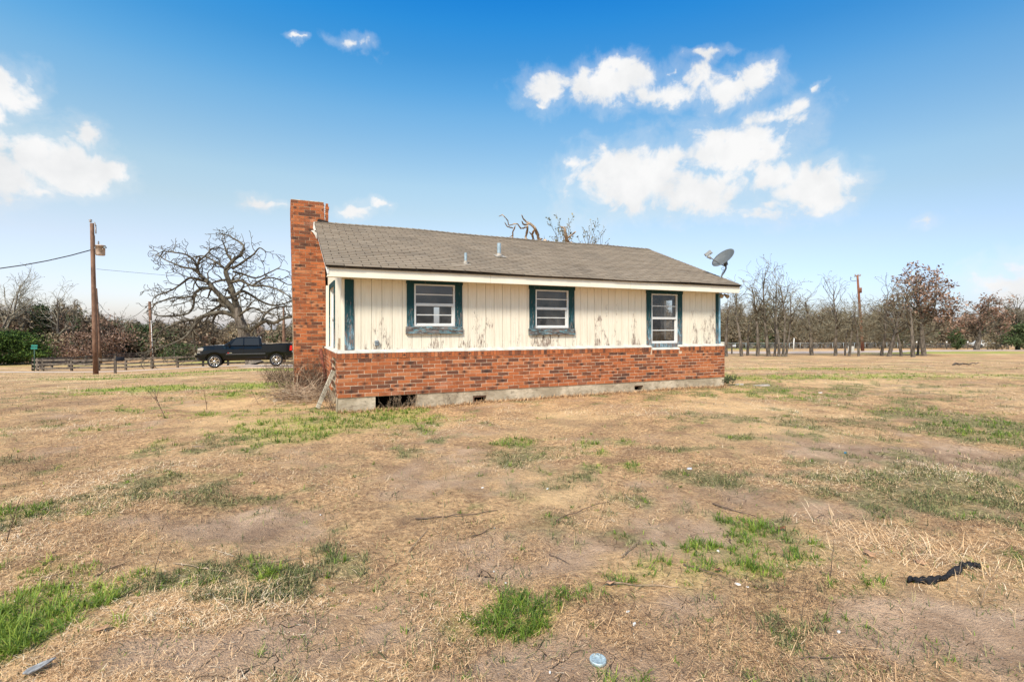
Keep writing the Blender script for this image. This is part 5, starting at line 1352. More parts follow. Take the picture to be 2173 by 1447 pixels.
def finish_tree(T, name, base, label, cat, limb='limb', twig='twig', trunkmat='trunk', group=None, leaves=None, ntrunk=1):
    r = empty(name, base, 0, label, cat, group)
    m_ = MB()
    for pts, rad in T.chains[:0]: pass
    tr = [c for c in T.chains if c[1][0] >= T.trunk_r * 0.98]; li = [c for c in T.chains if c[1][0] < T.trunk_r * 0.98]
    for pts, rad in tr: m_.tube([p - base for p in pts], rad, 9, cap=False)
    m_.build('trunk', M[trunkmat], r, recalc=False)
    if li:
        m_ = MB()
        for pts, rad in li: m_.tube([p - base for p in pts], rad, 5, cap=False)
        cr = m_.build('limbs', M[limb], r, recalc=False)
    if T.seg:
        mesh_obj('twigs', seg_mesh('twigs', [(a - base, b - base, c, d) for a, b, c, d in T.seg]), M[twig], r)
    if leaves and T.tips:
        mat_, size, frac, per, spread = leaves
        tp = [t - base for t in T.tips if T.rr.random() < frac]
        if tp: mesh_obj('leaves', leaf_mesh('leaves', tp, size, np.random.default_rng(T.rr.randrange(9999)), per=per, spread=spread), M[mat_], r)
    return r

P_OAK = dict(step=(0.55, 0.40, 0.30, 0.26, 0.22), wander=(0.10, 0.30, 0.38, 0.42, 0.45), up=(0.06, 0.07, 0.05, 0.03, 0.02), taper=0.72, levels=4, first=(0.28, 0.15, 0.15, 0.1), kids=(1.25, 1.05, 1.0, 0.9), angle=(0.45, 1.05), ratio=(0.46, 0.74), lmin=0.35, rmin=0.013, minz=-0.35)

def wood_tree(px, Y, topy, seed, label, cat='tree', tr=0.15, lean=0.0, P=P_OAK, first=None, leaves=None, group=None, name='bare_tree', **kw):
    x = at(px, Y); z = gz(x, Y); base = Vector((x, Y, z))
    H = (CAMZ - (topy - Y0) / F * Y) - z
    T = Tree(seed); T.trunk_r = tr
    PP = dict(P)
    if first is not None: PP['first'] = (first,) + tuple(P['first'][1:])
    d = Vector((lean, T.rr.uniform(-.05, .05), 1)).normalized()
    T.grow(base - d * 0.15, d, H * 0.86, tr, 0, PP)
    # fit the height
    zmax = max(max(p.z for p in c[0]) for c in T.chains); zmax = max([zmax] + [s_[1].z for s_ in T.seg])
    k = H / (zmax - z)
    if 0.6 < k < 1.6:
        f = lambda p: Vector((p.x, p.y, z + (p.z - z) * k))
        T.chains = [([f(p) for p in c[0]], c[1]) for c in T.chains]; T.seg = [(f(a), f(b), c, d_) for a, b, c, d_ in T.seg]; T.tips = [f(p) for p in T.tips]
    return finish_tree(T, name, base, label, cat, leaves=leaves, group=group, **kw)

P_GROVE = dict(step=(0.6, 0.42, 0.32, 0.26, 0.22), wander=(0.09, 0.17, 0.24, 0.30, 0.34), up=(0.06, 0.10, 0.07, 0.04, 0.02), taper=0.78, levels=4, first=(0.30, 0.10, 0.1, 0.1), kids=(1.9, 1.25, 1.1, 0.9), angle=(0.40, 1.0), ratio=(0.28, 0.52), lmin=0.35, rmin=0.013, minz=-0.2)
P_LEAFY = dict(P_GROVE); P_LEAFY.update(kids=(2.6, 1.3, 1.1, 0.8), ratio=(0.38, 0.64), angle=(0.5, 1.15), first=(0.22, .1, .1, .1), levels=4)
P_PALE = dict(P_GROVE); P_PALE.update(kids=(1.1, 0.9, 0.8, 0.6), ratio=(0.34, 0.6), rmin=0.015, levels=3, first=(0.35, 0.1, 0.1))
tw = ('small_leaf', 0.06, 0.30, 1, 0.03)
RIGHT = [(1541.5, 47, 612, .17, -.06, 'bare oak closest to the right wall of the house, dark trunk leaning left'),
         (1573.6, 47.5, 582, .17, -.10, 'bare oak with a crooked trunk, second from the house corner'),
         (1586.5, 51, 640, .15, -.04, 'short dark trunked tree behind the crooked oak'),
         (1607.5, 48, 566, .18, .0, 'bare oak with upright V shaped limbs left of the tallest one'),
         (1631, 47.5, 537, .19, .03, 'tallest bare tree of the grove beside the house'),
         (1643.5, 47.2, 590, .12, .02, 'slim trunk just right of the tallest bare tree'),
         (1652, 46, 552, .14, -.02, 'leftmost trunk of the tight clump of slim trees'),
         (1660.5, 46.2, 558, .13, .04, 'middle trunk of the tight clump of slim trees'),
         (1667, 46.4, 578, .12, .10, 'rightmost trunk of the tight clump, bending right'),
         (1722.7, 52, 600, .21, .0, 'broad bushy bare tree standing alone at the edge of the lane'),
         (1772.5, 49.5, 572, .17, .0, 'open crowned bare tree left of the yard signs'),
         (1793.5, 50, 632, .10, .03, 'small thin tree left of the white yard signs'),
         (1801.5, 49, 622, .13, .10, 'small leaning tree between the two white yard signs'),
         (1822, 48, 618, .12, .0, 'small dark tree just left of the reddish pole'),
         (1870.5, 49, 582, .15, -.02, 'bare tree right of the reddish pole'),
         (1886.5, 46.5, 590, .19, .10, 'bare tree with a bent trunk leaning right'),
         (1912.5, 48.5, 615, .14, -.03, 'slender pale trunk right of the bent trunk'),
         (1937.5, 44.5, 605, .19, .0, 'dark stout trunk nearest the camera in the right grove')]
for i, (px, Y, ty, tr, ln, lb) in enumerate(RIGHT):
    wood_tree(px, Y, ty, 100 + i * 7, lb, tr=tr, lean=ln, leaves=tw, P=P_GROVE, group='bare oaks right of the house')
wood_tree(1947, 53, 640, 300, 'slim tree standing behind the stout dark trunk', tr=.13, leaves=('rust_leaf', .11, .4, 2, .15), group='bare oaks right of the house')
wood_tree(1960.5, 49, 552, 347, 'wide oak with rusty brown leaves at the right end of the grove', tr=.24, leaves=('rust_leaf', .15, .70, 3, .18), P=P_LEAFY, group='bare oaks right of the house', name='leafy_oak')
wood_tree(2072, 78, 622, 320, 'spreading oak with rusty leaves at the edge of the far field', tr=.42, leaves=('rust_leaf', .18, .6, 3, .25), first=0.15, name='leafy_oak')
wood_tree(2120, 100, 632, 331, 'pale bare oak behind the far field, left of the last one', tr=.4, first=0.2)
wood_tree(2160, 82, 618, 340, 'bare oak at the right edge of the view', tr=.35, first=0.2)

# left side pale bare trees in front of the woods
LEFT = [(8, 66, 556, .22, -.02, 'tall pale bare tree at the left edge'), (48, 68, 575, .20, .05, 'pale bare tree second from the left edge'), (-20, 64, 590, .2, 0, 'bare tree cut by the left edge of the view'), (122, 67, 582, .22, -.04, 'bare tree with fanning limbs left of the transformer pole'), (150, 69, 628, .15, .12, 'small leaning bare tree left of the transformer pole'),
        (222, 75, 640, .15, .0, 'thin bare tree right of the transformer pole'), (250, 74, 645, .16, .04, 'bare tree behind the mailbox')]
for i, (px, Y, ty, tr, ln, lb) in enumerate(LEFT): wood_tree(px, Y, ty, 500 + i * 5, lb, tr=tr, lean=ln, leaves=tw, P=P_PALE, twig='pale_twig', limb='pale_twig', group='bare trees along the left woods')

# ---- the big gnarled oak, limbs laid out one by one
def big_oak():
    Y = 46; rr = random.Random(77)
    def q(zx, zy): return (300 + zx / 3.6175, 460 + zy / 3.6175)
    base = pt(*q(858, 1130), Y); base.z = gz(base.x, base.y)
    T = Tree(5); T.trunk_r = 0.30
    Z = lambda w_: w_ / 3.6175 / F * Y / 2
    def limb(pts, w0, w1, dy0=0.0, dy1=0.0, sub=True):
        out = []; n = len(pts)
        for i, (a, b) in enumerate(pts):
            x, y = q(a, b); f = i / (n - 1)
            out.append(pt(x, y, Y + dy0 + (dy1 - dy0) * f))
        # smooth
        P = []; 
        for i in range(n - 1):
            p0 = out[max(i - 1, 0)]; p1 = out[i]; p2 = out[i + 1]; p3 = out[min(i + 2, n - 1)]
            for k in range(3):
                t = k / 3
                P.append(0.5 * ((2 * p1) + (p2 - p0) * t + (2 * p0 - 5 * p1 + 4 * p2 - p3) * t * t + (3 * p1 - p0 - 3 * p2 + p3) * t * t * t))
        P.append(out[-1]); m = len(P)
        rad = [Z((w0 + (w1 - w0) * i / (m - 1)) * 1.12 + 2.0) for i in range(m)]
        T.chains.append((P, rad))
        if sub:
            for i in range(1, m):
                k = 1 if rr.random() < 0.62 else 0
                for _ in range(k):
                    d = (P[i] - P[i - 1]).normalized(); ax = rvec(rr); ax.y *= 0.8; ax = (ax - d * ax.dot(d)).normalized(); a = rr.uniform(.6, 1.3)
                    cd = d * math.cos(a) + ax * math.sin(a)
                    L = rr.uniform(1.1, 2.3) * (1.1 - 0.3 * i / m)
                    T.grow(P[i], cd, L, max(0.045, rad[i] * rr.uniform(.4, .65)), 1, PS)
            T.grow(P[-1], P[-1] - P[-2], 1.3, rad[-1], 1, PS)
    PS = dict(step=(.4, .26, .22, .2), wander=(0.4, 0.6, 0.65, 0.7), up=(0, .02, .02, .01), taper=.7, levels=3, first=(0.1, 0.15, 0.15), kids=(.85, .85, .75), angle=(.5, 1.2), ratio=(.42, .62), lmin=.28, rmin=.022, minz=-.6)
    limb([(862, 1135), (835, 1060), (800, 950), (775, 850), (750, 780), (737, 700)], 88, 52, sub=False)
    T.chains[0][1][0] *= 1.5; T.chains[0][1][1] *= 1.15
    limb([(740, 745), (690, 690), (620, 620), (560, 560), (510, 500), (445, 440), (430, 385), (445, 330)], 42, 12, 0, -1.5)
    limb([(510, 500), (430, 480), (370, 470), (320, 505), (240, 560), (130, 600)], 20, 6, -1, -2.5)
    limb([(445, 440), (390, 400), (330, 390), (250, 360), (180, 330), (140, 300)], 15, 5, -1.2, 0.5)
    limb([(430, 385), (400, 330), (340, 290), (260, 275), (170, 265)], 12, 5, -1.5, -3)
    limb([(445, 340), (500, 290), (540, 250), (600, 240)], 10, 5, -1.5, 0)
    limb([(737, 710), (712, 620), (690, 540), (662, 470), (648, 410), (700, 340), (760, 290), (785, 220), (700, 165)], 44, 8, 0, 1.5)
    limb([(650, 405), (590, 360), (540, 330), (470, 300), (400, 310)], 17, 5, 0.6, 2.5)
    limb([(700, 345), (660, 290), (640, 230), (620, 180)], 14, 5, 1, 2)
    limb([(700, 400), (790, 340), (860, 290), (905, 240), (945, 260)], 15, 5, 1, -1)
    limb([(690, 505), (760, 490), (850, 530), (940, 530), (1050, 560), (1150, 620)], 20, 6, 0, -2)
    limb([(700, 420), (780, 440), (880, 470), (980, 430), (1060, 390)], 14, 5, 0.5, 2)
    limb([(850, 530), (930, 480), (1020, 470), (1120, 520)], 12, 5, -1, 1)
    limb([(662, 485), (600, 490), (540, 510), (490, 520)], 16, 6, 0.5, 3)
    limb([(715, 610), (770, 570), (840, 600), (920, 650), (1010, 680), (1090, 670), (1160, 640)], 20, 6, 0, 3)
    limb([(785, 870), (850, 860), (905, 825), (960, 798), (1020, 815), (1090, 780), (1170, 765), (1250, 740)], 30, 12, 0, -2.5)
    limb([(925, 805), (945, 750), (1010, 705), (1090, 690), (1180, 690)], 18, 6, -1, 1)
    limb([(750, 760), (800, 720), (860, 700), (930, 730), (990, 740)], 16, 6, -.5, -3)
    limb([(735, 775), (665, 740), (585, 735), (500, 755), (435, 785), (395, 850), (335, 925), (250, 968), (150, 1005), (80, 1030)], 34, 6, 0, -3.5)
    limb([(640, 655), (600, 685), (520, 735), (450, 790), (380, 800), (300, 790)], 20, 6, 0, 2)
    limb([(560, 560), (480, 545), (410, 590), (400, 680), (360, 740), (260, 760), (130, 760)], 20, 6, -.5, -2)
    limb([(430, 600), (340, 620), (240, 620), (110, 665)], 12, 5, -1, -3)
    limb([(580, 735), (550, 800), (545, 870), (500, 885), (460, 915), (475, 970)], 14, 5, -.5, -1)
    limb([(395, 850), (400, 920), (410, 990), (405, 1040)], 12, 8, -1, -1)
    limb([(435, 785), (340, 800), (240, 830), (150, 880), (110, 950)], 14, 5, -1, -3)
    r = empty('oak_tree', base, 0, 'huge gnarled leafless oak behind the pickup truck', 'tree')
    m_ = MB(); pts, rad = T.chains[0]; m_.tube([p - base for p in pts], rad, 14, cap=False); m_.build('trunk', M['trunk'], r, recalc=False)
    m_ = MB()
    for pts, rad in T.chains[1:]: m_.tube([p - base for p in pts], rad, 6, cap=False)
    m_.build('limbs', M['limb'], r, recalc=False)
    mesh_obj('twigs', seg_mesh('twigs', [(a - base, b - base, c, d) for a, b, c, d in T.seg]), M['limb'], r)
big_oak()

# ---- dead broken tree behind the house, only its top seen over the ridge
def snag():
    Y = 21.5
    def q(zx, zy): return pt(1040 + zx / 9.054, 440 + zy / 9.054, Y)
    T = Tree(9)
    def limb(pts, w0, w1, dy=0):
        n = len(pts); P = [q(a, b) + Vector((0, dy + 0.4 * math.sin(i * 1.3), 0)) for i, (a, b) in enumerate(pts)]
        T.chains.append((P, [(w0 + (w1 - w0) * i / (n - 1)) / 9.054 / F * Y / 2 for i in range(n)]))
    base = Vector((at(1150, Y), Y, gz(at(1150, Y), Y)))
    limb([(1100, 2450), (1080, 1800), (1120, 1200), (1100, 850), (1040, 640)], 190, 85)
    limb([(1100, 850), (960, 610), (920, 520), (860, 430), (790, 370), (735, 290), (700, 240), (640, 210), (605, 178)], 80, 20)
    limb([(735, 320), (680, 300), (640, 310), (605, 292)], 45, 20)
    limb([(700, 640), (690, 520), (715, 420), (720, 360)], 50, 40, .2)
    limb([(715, 370), (640, 370), (590, 385), (530, 350), (470, 350), (380, 340), (350, 300), (340, 245), (280, 215), (240, 175), (165, 160)], 30, 14)
    limb([(440, 640), (430, 520), (440, 440), (485, 370)], 42, 22, .1)
    limb([(430, 400), (370, 350), (320, 345), (282, 312)], 28, 14)
    limb([(370, 600), (385, 540), (430, 520)], 22, 18)
    limb([(850, 640), (840, 560), (820, 480), (850, 430)], 45, 40, .3)
    limb([(760, 460), (800, 470), (830, 500)], 20, 30, .2)
    limb([(1120, 1200), (1450, 900), (1500, 660), (1440, 560), (1420, 470), (1425, 390), (1375, 335)], 100, 30)
    limb([(1470, 600), (1520, 550), (1580, 510), (1630, 490)], 45, 26)
    limb([(1430, 380), (1480, 350), (1540, 310)], 20, 8)
    limb([(1500, 640), (1560, 640), (1590, 650)], 40, 22, .1)
    limb([(960, 610), (1010, 580), (1000, 575)], 35, 15)
    r = empty('dead_tree', base, 0, 'broken bleached dead tree poking up above the roof ridge', 'tree')
    m_ = MB()
    for i, (pts, rad) in enumerate(T.chains):
        P = []
        Rr = []
        rr = random.Random(i)
        for a, b, ra, rb in zip(pts, pts[1:], rad, rad[1:]):
            for k in range(3):
                P.append(a.lerp(b, k / 3) - base + rvec(rr) * ra * 0.22); Rr.append((ra + (rb - ra) * k / 3) * rr.uniform(.82, 1.15))
        P.append(pts[-1] - base); Rr.append(rad[-1] * .6)
        m_.tube(P, Rr, 8, cap=True)
    m_.build('broken_limbs', M['deadwood'], r)
    # live sapling with small leaves growing behind it
    Y2 = 23.5; b2 = Vector((at(1200, Y2), Y2, gz(at(1200, Y2), Y2)))
    T = Tree(31); T.trunk_r = 0.05
    PS = dict(step=(.35, .25, .2), wander=(.10, .16, .25), up=(.06, .10, .05), taper=.7, levels=2, first=(.68, .15, .1), kids=(1.6, 1.2), angle=(.25, .7), ratio=(.12, .26), lmin=.25, rmin=.007, minz=-.1)
    for dx, lx, hh in ((-.12, -.07, 6.5), (0, 0.0, 7.0), (.10, .06, 7.0), (.2, .10, 6.9), (-.25, -.14, 6.3), (.35, .16, 6.9), (.5, .23, 6.4), (.05, .03, 6.8), (.25, .13, 7.0), (.3, .19, 6.6), (-.05, -.04, 6.8)):
        T.grow(b2 + Vector((dx, 0, -.1)), Vector((lx, 0.02, 1)), hh, 0.05, 0, PS)
    zm = max(t.z for t in T.tips); want = CAMZ - (455 - Y0) / F * Y2; k = (want - b2.z) / (zm - b2.z)
    f = lambda p: Vector((p.x, p.y, b2.z + (p.z - b2.z) * k))
    T.chains = [([f(p) for p in c[0]], c[1]) for c in T.chains]; T.seg = [(f(a), f(b), c, d_) for a, b, c, d_ in T.seg]; T.tips = [f(p) for p in T.tips]
    finish_tree(T, 'leafy_sapling', b2, 'thin upright shoots with small leaves behind the dead tree', 'tree', leaves=('small_leaf', .06, .9, 1, .03), limb='twig')
snag()

# ---- background woods: dense masses nobody could count
def thicket(name, label, spans, seed, twigs, leafset, hmin=0.0, mat='brush'):
    """spans = [(px0, px1, Y, top_py0, top_py1)]"""
    rg_ = np.random.default_rng(seed); A = []; Bn = []
    Ls = {k: [] for k in leafset}
    tot = sum(abs(b - a) for a, b, *_ in spans)
    for (p0, p1, Y, t0, t1) in spans:
        n = int(twigs * abs(p1 - p0) / tot)
        f = rg_.random(n); px = p0 + (p1 - p0) * f; dY = rg_.normal(0, 3.0, n); YY = Y + dY
        X = (px - CX) / F * YY; zb = base_z(X, YY)
        top = t0 + (t1 - t0) * f + 42 * (fbm(px / 26, np.full(n, Y), 4, 3) - 0.5) * 2
        zt_ = CAMZ - (top - Y0) / F * YY
        h = hmin + (1 - hmin) * rg_.random(n) ** 0.95
        z = zb + (zt_ - zb) * h
        d = rg_.normal(size=(n, 3)); d[:, 2] = np.abs(d[:, 2]) * 0.8; d /= np.linalg.norm(d, axis=1, keepdims=True)
        L = (0.45 + 1.3 * rg_.random(n) ** 2)[:, None] * Y / 80
        C = np.stack([X, YY, z], 1); A.append(C - d * L / 2); Bn.append(C + d * L / 2)
        for k, (frac, patch, lo, hi) in leafset.items():
            sel = (fbm(px / patch, np.full(n, Y * 1.7), 2, 50 + len(k)) > (1 - frac)) & (h > lo) & (h < hi)
            Ls[k].append(C[sel])
    A = np.concatenate(A); Bn = np.concatenate(Bn); n = len(A)
    Yd = A[:, 1]
    w_ = (0.016 + 0.030 * rg_.random(n)) * Yd / 80
    D = Bn - A; Dn = D / np.linalg.norm(D, axis=1, keepdims=True); S = np.cross(Dn, rg_.normal(size=(n, 3))); S /= np.linalg.norm(S, axis=1, keepdims=True)
    mid = (A + Bn) / 2 + rg_.normal(0, 0.10, (n, 3)); w2 = w_[:, None]
    V = np.stack([A - S * w2, A + S * w2, mid + S * w2 * .8, mid - S * w2 * .8, Bn + S * w2 * .3, Bn - S * w2 * .3], 1)
    b = np.arange(n)[:, None] * 6
    Fq = np.concatenate([b + np.array([0, 1, 2, 3]), b + np.array([3, 2, 4, 5])], 0)
    me = np_mesh(name, V.reshape(-1, 3), Fq, 4)
    o = tag(mesh_obj(name, me, M[mat]), label, 'woods', kind='stuff')
    for k, L in Ls.items():
        L = np.concatenate(L)
        if len(L):
            q = mesh_obj(k + '_foliage', leaf_mesh(k, L, 0.24, rg_, per=4, spread=0.40), M[k], o)
    return o
thicket('woodland', 'grey brown leafless woods behind the fences on the left', [(-1900, -260, 74, 650, 650), (-260, 60, 72, 672, 655), (60, 230, 76, 640, 672), (230, 420, 84, 684, 698), (400, 720, 90, 698, 690), (-260, 720, 82, 690, 705)], 3, 100000,
        {'rust_leaf': (.42, 60, .15, .7), 'juniper': (.42, 40, .0, .8), 'tan_leaf': (.26, 50, .3, .8), 'brush_fill': (.62, 45, .0, .85)})
thicket('far_woodland', 'dense grey brush woods beyond the chain link fence on the right', [(1380, 1700, 100, 650, 655), (1700, 1960, 100, 652, 658), (1960, 2100, 104, 658, 680), (1300, 2060, 106, 700, 700), (1300, 2060, 102, 716, 716), (2060, 3000, 190, 670, 665), (3000, 4400, 150, 650, 650)], 8, 130000,
        {'juniper': (.38, 60, .0, .55), 'brush_fill': (.80, 45, .0, .80)})

thicket('twig_tangle', 'pale tangle of low twigs hanging between the bare trees right of the house', [(1532, 1700, 52, 640, 640), (1700, 1780, 54, 640, 655), (1780, 1980, 52, 655, 640), (1690, 1990, 56, 672, 672)], 17, 9000, {}, hmin=0.32, mat='twig')

def bush(name, px, Y, w_, h_, mats, label, cat, seed, n=900, size=.12, cone=False, group=None):
    x = at(px, Y); b = Vector((x, Y, gz(x, Y))); r = empty(name, b, 0, label, cat, group); rg_ = np.random.default_rng(seed); rr = random.Random(seed)
    m_ = MB()
    for k in range(5):
        d = Vector((rr.uniform(-.35, .35) * (0.2 if cone else 1), rr.uniform(-.3, .3), 1)); m_.tube([(0, 0, -.1), tuple(d * h_ * .4), tuple(d * h_ * .8)], [.06, .04, .015], 5)
    m_.build('trunk', M['trunk'], r)
    # lumps of foliage spread through the crown
    cs = []
    for k in range(26 if not cone else 30):
        t = rr.random(); 
        rad = w_ / 2 * (1 - t if cone else math.sqrt(max(0.05, 1 - (2 * t - 1) ** 2)))
        a = rr.uniform(0, 6.28); q = math.sqrt(rr.random())
        cs.append(np.array([rad * q * math.cos(a), rad * q * math.sin(a), h_ * (0.12 + 0.86 * t)]))
    C = np.concatenate([rg_.normal(0, 1, (n // len(cs), 3)) * np.array([w_ * .12, w_ * .12, h_ * .07]) + c for c in cs])
    mesh_obj('foliage', leaf_mesh('foliage', C, size, rg_, per=2, spread=size * .6), M[mats], r)
bush('evergreen_bush', 22, 62, 7.5, 3.9, 'evergreen', 'bright green leafy bush at the far left edge beside the road', 'bush', 1, 5200, .13)
bush('evergreen_bush', -30, 60, 5, 3.4, 'evergreen', 'green bush cut by the left edge', 'bush', 21, 2600, .13)
bush('juniper_tree', 86, 73, 4.2, 7.6, 'juniper', 'dark pointed juniper rising between the pale bare trees', 'tree', 2, 3400, .14, True)
bush('juniper_tree', 245, 78, 4.5, 5.6, 'juniper', 'dark juniper behind the mailbox', 'tree', 3, 2400, .14, True)
bush('juniper_tree', 300, 80, 5.5, 5.0, 'juniper', 'low dark juniper between the mailbox and the thin pole', 'tree', 4, 2600, .14)
bush('juniper_bush', 385, 66, 4.2, 2.2, 'juniper', 'low dark green bush under the big oak', 'bush', 5, 1500, .12)
bush('rusty_oak', 170, 66, 5.0, 3.9, 'rust_leaf', 'small oak full of rusty brown leaves left of the transformer pole', 'tree', 6, 1300, .12)
bush('rusty_oak', 235, 70, 6.0, 6.0, 'rust_leaf', 'taller oak full of rusty brown leaves behind the mailbox', 'tree', 7, 1500, .13)
bush('rusty_oak', 110, 66, 5.5, 4.0, 'tan_leaf', 'pinkish tan leafed shrub behind the street sign', 'shrub', 8, 1500, .13)
bush('juniper_tree', 1597, 98, 5.0, 5.5, 'juniper', 'dark evergreen behind the grove near the house', 'tree', 9, 2200, .15)
bush('juniper_tree', 1638, 98, 6.0, 8.0, 'juniper', 'dark evergreen behind the tallest bare tree', 'tree', 10, 2400, .15)
bush('juniper_tree', 2030, 88, 2.0, 3.4, 'juniper', 'narrow dark green cedar in front of the far woods', 'tree', 11, 1400, .12)
bush('evergreen_bush', 2190, 78, 6, 4.2, 'juniper', 'dark green bush at the right edge under the bare oak', 'bush', 12, 2600, .15)
bush('grey_shrub', 2115, 84, 5, 2.8, 'tan_leaf', 'dull tan shrub at the edge of the far field', 'shrub', 13, 1200, .14)

# ================================================================ dead shrubs, brush, boards and rubble by the chimney
def stems(name, spots, hgt, spread_, n, mat, label, cat, seed, rad=0.004, kids=3, heads=None, flat=False):
    rr = random.Random(seed); b = Vector(spots[0]); r_seg = []; tips = []
    for _ in range(n):
        s0 = Vector(rr.choice(spots)) + Vector((rr.gauss(0, spread_), rr.gauss(0, spread_ * .6), 0)); s0.z = gz(s0.x, s0.y) - 0.01
        d = Vector((rr.gauss(0, .45 if not flat else 1.2), rr.gauss(0, .4 if not flat else .8), 1 if not flat else abs(rr.gauss(0.15, .35)))).normalized()
        L = hgt * rr.uniform(.45, 1.0); p = s0; k = 5; r0 = rad * rr.uniform(.8, 1.5)
        if flat: p = p + Vector((0, 0, rr.uniform(0, .16)))
        for i in range(k):
            q = p + d * L / k; r_seg.append((p, q, r0 * (1 - i / k * .6), r0 * (1 - (i + 1) / k * .6)))
            if i >= 1:
                for __ in range(kids):
                    if rr.random() < .75:
                        e = (d + rvec(rr) * .8).normalized(); l2 = L * rr.uniform(.1, .3); q2 = q + e * l2
                        r_seg.append((q, q2, r0 * .5, r0 * .3)); tips.append(q2)
                        q3 = q2 + (e + rvec(rr) * .7).normalized() * l2 * .6; r_seg.append((q2, q3, r0 * .35, r0 * .2)); tips.append(q3)
            d = (d + rvec(rr) * (.16 if not flat else .25) + Vector((0, 0, -.03 if flat else 0))).normalized(); p = q
        tips.append(p)
    o = empty(name, b, 0, label, cat)
    mesh_obj('stems', seg_mesh('stems', [(a - b, c - b, d1, d2) for a, c, d1, d2 in r_seg]), M[mat], o)
    if heads:
        mesh_obj('seed_heads', leaf_mesh('seed_heads', [t - b for t in tips], heads[1], np.random.default_rng(seed), per=2, spread=heads[1] * .5), M[heads[0]], o)
def G(px, py): p = on_ground(px, py); return p
stems('dead_shrub', [G(585, 822), G(600, 820), G(612, 822)], 0.62, .13, 75, 'weed', 'upright reddish brown dead shrub at the left foot of the chimney', 'shrub', 3, .004, 3, ('brush_fill', .012))
stems('dead_shrub', [G(640, 838), G(655, 838), G(668, 842)], 0.85, .16, 95, 'weed', 'dense dark dead shrub in front of the chimney', 'shrub', 4, .0035, 4, ('brush_fill', .010))
stems('brush_pile', [G(620, 850), G(640, 848), G(658, 852)], 0.70, .20, 150, 'deadwood', 'low pile of dry branches between the dead shrub and the leaning board', 'brush', 5, .006, 2, None, True)
stems('dry_vine', [G(703, 866), G(709, 868)], 0.8, .04, 16, 'weed', 'dry vines hanging at the broken brick corner behind the leaning board', 'vine', 6, .0035, 3, None)
def HP_(a, t, z): return HC + HL * a + HP * t + Vector((0, 0, z))
stems('dry_weeds', [HP_(0.85, -.06, 0), HP_(1.0, -.05, 0), HP_(1.3, -.06, 0)], 0.34, .07, 22, 'deadwood', 'dry weed stems standing in front of the big crawl space opening', 'weeds', 7, .0025, 3, None)
stems('dry_weeds', [HP_(2.0, -.06, 0), HP_(2.1, -.05, 0)], 0.32, .05, 6, 'weed', 'few thin dry stems against the concrete between the openings', 'weeds', 8, .0022, 3, None)
stems('green_weeds', [HP_(9.28, .1, 0), HP_(9.35, .0, 0)], 0.30, .05, 26, 'dull_stem' if 'dull_stem' in M else 'twig', 'clump of grey green weeds at the right corner of the house', 'weeds', 9, .003, 2, ('juniper', .018))
# leaning board
def tagged(o, label, cat, group=None): return tag(o, label, cat, group)
p0 = G(674, 868); q0 = pt(707.5, 789, p0.y + 0.28)
m_ = MB(); m_.bar(p0 - p0, q0 - p0, 0.07, 0.03, up=(0.6, -0.8, 0)); o = m_.build('leaning_board', plain('weathered_plank', (0.50, 0.44, 0.34), .9, .1, var=.35, scale=9, bmp=.3)); o.location = p0 + Vector((0, 0, .02)); tagged(o, 'grey weathered board leaning against the broken brick corner', 'board')
a_, b_ = pt(692, 812, 10.75), pt(680.5, 740, 10.95)
m_ = MB(); m_.tube([Vector(), b_ - a_], 0.032, 10); m_.lathe([(0.034, 0), (0.045, 0.02), (0.045, 0.07), (0.034, 0.08)], 10, c=(b_ - a_) - Vector((0, 0, .1))); o = m_.build('rusty_pipe', plain('rust', (0.16, 0.05, 0.03), .85, .2, var=.4, scale=14)); o.location = a_; tagged(o, 'dark red rusty pipe leaning between the chimney and the wall', 'pipe')
def rubble(name, px, py, w_, d_, h_, seed, mat, label, cat, rot=0.3, Y=None, lift=0.0, group=None):
    rr = random.Random(seed); p = G(px, py) if Y is None else Vector((at(px, Y), Y, gz(at(px, Y), Y)))
    n = 8; ring = [(math.cos(2 * math.pi * i / n + .4) * w_ / 2 * rr.uniform(.8, 1.25), math.sin(2 * math.pi * i / n + .4) * d_ / 2 * rr.uniform(.8, 1.25)) for i in range(n)]
    V = [(x, y, -h_ * .3) for x, y in ring] + [(x * .92, y * .92, h_ * rr.uniform(.75, 1)) for x, y in ring]
    m_ = MB(); m_.add(V, [tuple(reversed(range(n))), tuple(range(n, 2 * n))] + [(i, (i + 1) % n, (i + 1) % n + n, i + n) for i in range(n)])
    o = m_.build(name, M[mat] if isinstance(mat, str) else mat, bevel=min(w_, h_) * .08); o.location = p + Vector((0, 0, lift)); o.rotation_euler = (rr.uniform(-.08, .08), rr.uniform(-.08, .08), rot); return tagged(o, label, cat, group)
r_ = empty('concrete_step', G(676, 826), HTH, 'broken pale concrete step between the chimney and the wall', 'step')
MB().box(-.42, .10, -.2, .25, -.2, .13).build('lower_step', M['concrete'], r_, bevel=.015); MB().box(0.0, .28, -.02, .35, -.1, .34).build('upper_step', M['concrete'], r_, bevel=.015)
rubble('concrete_chunk', 613, 843, .26, .18, .13, 5, 'concrete', 'pale concrete chunk left of the brush pile', 'rubble')
rubble('concrete_chunk', 590, 852, .20, .14, .05, 6, 'concrete', 'flat low concrete piece beneath the upright dead shrub', 'rubble')
slab_m = plain('pale_slab', (0.36, 0.31, 0.26), .95, .1, var=.2, scale=8)
rubble('concrete_slab', 1615, 819, .55, .28, .03, 7, slab_m, 'flat pale concrete slab in the grass right of the house', 'slab', .1)
rubble('concrete_slab', 1570, 817, .24, .16, .03, 8, slab_m, 'small flat slab nearest the right corner of the house', 'slab', .4)
rubble('stone_chip', 1741, 833, .10, .05, .015, 9, 'white', 'white flake in the grass to the right of the slabs', 'litter')
